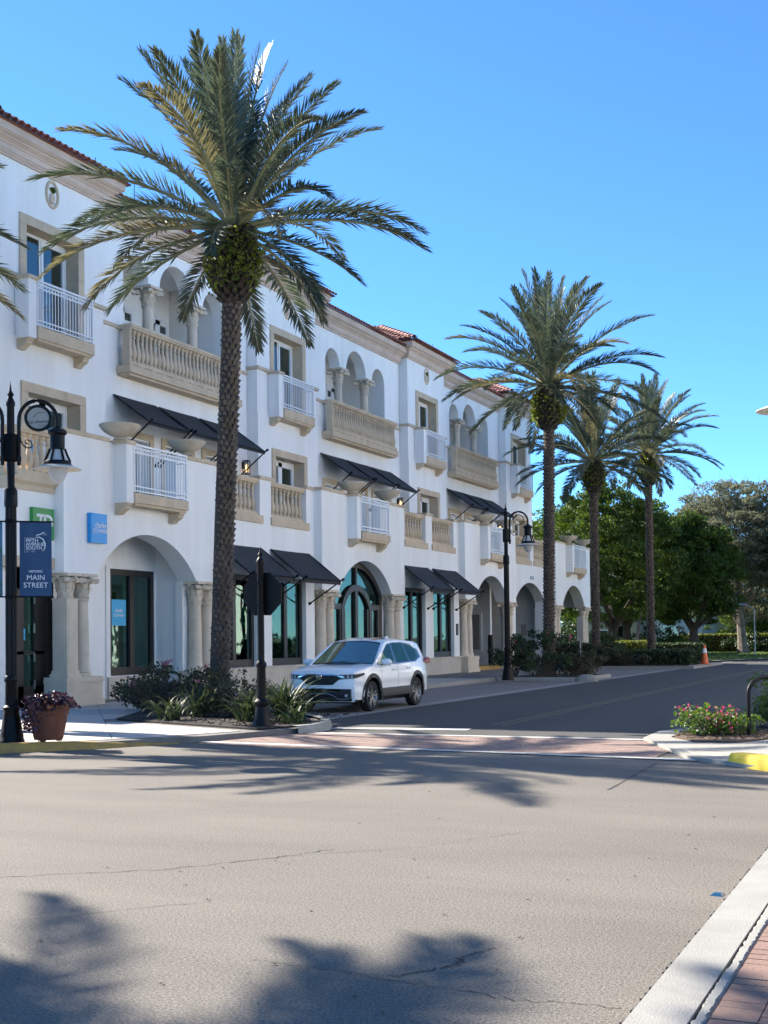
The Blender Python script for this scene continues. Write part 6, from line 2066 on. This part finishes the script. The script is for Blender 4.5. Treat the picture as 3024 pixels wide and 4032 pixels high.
B3 = "bougainvillea at the right kerb"
shrub("bougainvillea", "sunlit bougainvillea with pink flowers at the right corner", (-3.62, 20.75, 0.07), (0.50, 0.42, 0.23), 950, 0.065, "bougleaf", 21, "pink", 110, 0.05, stems=24, group=B3, nclump=30, crad=0.2)
shrub("bougainvillea", "low sprawling bougainvillea left of the bicycle rack", (-3.25, 20.95, 0.07), (0.42, 0.40, 0.16), 650, 0.065, "bougleaf", 22, "pink", 70, 0.05, stems=18, group=B3, nclump=22, crad=0.2)
shrub("bougainvillea", "taller leafy bush behind the bicycle rack", (-2.55, 22.7, 0.07), (0.62, 0.75, 0.48), 3400, 0.07, "bougleaf", 23, "pink", 80, 0.055, stems=30, group=B3, nclump=36, crad=0.28)
shrub("bougainvillea", "bushy shrub cut off by the right edge behind the rack", (-2.2, 25.2, 0.07), (0.8, 1.4, 0.5), 3200, 0.075, "bougleaf", 24, "pink", 60, 0.055, stems=20, group=B3, nclump=36, crad=0.3)

# planting in the pots
pp = shrub("pot_plant", "dark purple trailing plant spilling over the terracotta pot", (-12.93, 16.08, 0.62), (0.50, 0.50, 0.16), 2000, 0.065, "purple", 31, "orange_leaf", 12, 0.07, stems=24, nclump=34, crad=0.12, cz=0.1, cat="plant")
r = np.random.default_rng(5)
a = r.uniform(PI * 0.7, PI * 1.6, 420)
P = np.stack([0.36 * np.cos(a) + r.normal(0, .04, 420), 0.36 * np.sin(a) + r.normal(0, .04, 420), r.uniform(-0.34, 0.05, 420)], 1)
o = bpy.data.objects.new("trailing_leaves", leaf_mesh("trailing_leaves", P, 0.055, "purple", 0.7, seed=9))
COL.objects.link(o)
o.parent = pp
MB().tube([(0.30, -0.05, 0.08), (0.38, -0.08, 0.0), (0.40, -0.08, -0.14), (0.37, -0.09, -0.26)], 0.008, 5).build("runner", "purple", pp, local=True)
shrub("pot_plant", "pink and mauve flowers at the left edge beside the lamp base", (-14.05, 15.35, 0.62), (0.42, 0.42, 0.22), 1100, 0.07, "bougleaf", 33, "mauve", 150, 0.06, stems=16, nclump=26, crad=0.15, cz=0.1, cat="plant")

# bright plants in the passage
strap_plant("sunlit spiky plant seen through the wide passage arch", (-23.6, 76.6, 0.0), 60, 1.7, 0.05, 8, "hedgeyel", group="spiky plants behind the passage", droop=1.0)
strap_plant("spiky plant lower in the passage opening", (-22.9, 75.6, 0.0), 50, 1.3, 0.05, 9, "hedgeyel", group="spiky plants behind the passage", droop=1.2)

# fallen leaves and mulch chips
lv = MB()
r = random.Random(3)
for i in range(60):
    x, y = r.uniform(-6, -1.6), r.uniform(5.2, 15)
    a = r.uniform(0, PI)
    s_ = r.uniform(0.010, 0.028)
    lv.add([(x - s_ * math.cos(a), y - s_ * math.sin(a), 0.005), (x - s_ * .4 * math.sin(a), y + s_ * .4 * math.cos(a), 0.010), (x + s_ * math.cos(a), y + s_ * math.sin(a), 0.006), (x + s_ * .4 * math.sin(a), y - s_ * .4 * math.cos(a), 0.009)], [(0, 1, 2, 3)])
lo = lv.build("leaf_litter", "litter")
tag(lo, "scattered small dry leaves on the sunlit road", "leaves", kind="stuff")
for reg, n, mm, lab in (((-15.0, -11.0, 19.8, 23.5), 700, "soil", "wood chips darkened for shade, covering the corner bed round the tall palm"), ((-4.0, -2.5, 19.7, 23.0), 500, "litter", "pale wood chips below the bougainvillea at the right")):  # corner bed chips take the dark soil colour to look shaded
    mc_ = MB()
    for i in range(n):
        x, y = r.uniform(reg[0], reg[1]), r.uniform(reg[2], reg[3])
        if reg[0] < -10 and (y < 21.0 + (x + 15.2) * (-0.40) + 0.1):
            continue
        if reg[0] > -10 and y < 19.75 + abs(x + 3.3) * 0.5:
            continue
        a = r.uniform(0, PI)
        s_ = r.uniform(0.02, 0.06)
        z = 0.138 if reg[0] < -10 else 0.078
        mc_.add([(x - s_ * math.cos(a), y - s_ * math.sin(a), z), (x - .012 * math.sin(a), y + .012 * math.cos(a), z + 0.02), (x + s_ * math.cos(a), y + s_ * math.sin(a), z + 0.012), (x + .012 * math.sin(a), y - .012 * math.cos(a), z)], [(0, 1, 2, 3)])
    tag(mc_.build("mulch_chips", mm), lab, "mulch", kind="stuff")

# ------------------------------------------------------------------ houses at the end of the street
def house(name, label, x0, x1, y0, y1, h, m, wins, roof=True):
    t = thing(name, label, "house", ((x0 + x1) / 2, (y0 + y1) / 2, 0), group="houses behind the trees")
    ops = []
    MB().box(x0, x1, y0, y1, 0, h).build("wall", m, t)
    if roof:
        MB().prism([(x0 - 0.5, h), (x1 + 0.5, h), ((x0 + x1) / 2, h + (x1 - x0) * 0.22)], 'y', y0 - 0.4, y1 + 0.4).build("roof", "roofgrey", t)
    for (a, b, c_, d) in wins:
        w_ = MB().box(a - 0.1, b + 0.1, y0 - 0.06, y0 - 0.002, c_ - 0.1, d + 0.1).build("window", "whiteframe", t)
        MB().box(a, b, y0 - 0.075, y0 - 0.062, c_, d).build("pane", "glass_upper", w_)
        MB().box(a, b, y0 - 0.0615, y0 - 0.0605, c_, d).build("room_back", "interior", w_)
    return t
house("cream_house", "cream two-storey house glimpsed behind the third palm trunk", -27.5, -22.9, 101, 110, 5.6, "cream", [(-24.6, -23.8, 0.8, 2.4), (-25.9, -25.2, 0.8, 2.0), (-24.6, -23.9, 3.7, 4.8)])
house("white_house", "white boarded house behind the slim trunks", -28.5, -22.0, 126, 134, 4.8, "white_siding", [(-26.0, -24.2, 0.9, 2.5)])
house("blue_house", "pale blue-grey house behind the far lawn trees", -24.0, -16.5, 141, 150, 3.6, "bluegrey", [(-21.5, -20.7, 0.6, 2.4), (-19, -18.2, 0.6, 2.4)])
house("grey_house", "grey house at the right behind the low hedge", -12.5, -5, 146, 152, 3.4, "bluegrey", [(-10.5, -9.5, 0.8, 2.2)])

# ------------------------------------------------------------------ the other side of the street (added, unseen: bounces light, fills reflections)
ob = thing("added_shop_building", "added white shop building, unseen across the street, bouncing light onto the facade", "building", (10, 47, 0))  # added so its sunlit front bounces light onto the shaded facade
mbw = MB()
arch_wall(mbw, 5.0, 5.4, 17, 78, 0, 13.0, [(0.6, flat(19 + 6 * i, 23 + 6 * i, 3.2)) for i in range(9)])
mbw.box(5.4, 14, 17, 78, 12.8, 13.0)
mbw.box(5.5, 5.6, 17, 78, 0, 12.8)
mbw.build("wall", "stucco", ob)
for i in range(9):
    MB().box(5.2, 5.24, 19 + 6 * i, 23 + 6 * i, 0.6, 3.2).build("window", "bronze", ob)
    for z in (4.8, 9.0):
        for d in (19.5, 21.6):
            MB().box(4.95, 5.0, d + 6 * i, d + 1.4 + 6 * i, z, z + 2.3).build("window", "bronze", ob)
hedge("tall dark hedge closing the yard behind the passage", -28.6, -27.2, 58, 80, 0.0, 4.6, 9000, "hedge", 8, 0.25)
for i, (x, y) in enumerate(((1.4, 29), (1.4, 43), (1.4, 58))):  # added trees, dark shapes for the shop glass to reflect
    tree("ficus_tree", "added unseen street tree across the road for window reflections, %s one" % ("nearest", "middle", "farthest")[i], (x, y, 0), 2.6, 0.25, (0, 0, 4.6), (1.9, 2.1, 1.9), 40, 110, 0.7, 0.28, "ficus", "treebark", 50 + i, "added trees across the road")

# undergrowth below the far trees
for i, (x, y, rx, rz, m_, lab) in enumerate(((-23.4, 80.5, 1.7, 1.5, "hedge", "dark bush beside the end of the long building"), (-21.2, 82, 1.5, 1.0, "hedge", "round green bush behind the yellow-green hedge"),
        (-20.3, 94, 1.5, 0.9, "hedge", "dark bush at the foot of the slim trunks"), (-18.6, 95, 1.3, 0.75, "ficus", "bright round bush beside the forked trunk"),
        (-21.5, 104, 2.2, 1.3, "hedge", "dark bush in front of the white boarded house"), (-16.0, 112, 2.0, 0.9, "hedge", "dark bush left of the wispy tree's trunk"),
        (-12.0, 114, 2.4, 1.2, "ficus", "green bush right of the wispy tree's trunk"), (-8.0, 112, 2.4, 1.3, "hedge", "dark bush at the right edge of the lawn"),
        (-19.0, 122, 3.0, 1.3, "ficus", "wide green bush in front of the pale blue-grey house"), (-27.5, 96, 2.0, 1.6, "hedge", "tall dark bush before the cream house"))):
    shrub("garden_bush", lab, (x, y, 0), (rx, rx, rz), 2400, 0.16, m_, 80 + i, stems=10, group="bushes below the far trees", nclump=44, crad=0.5)
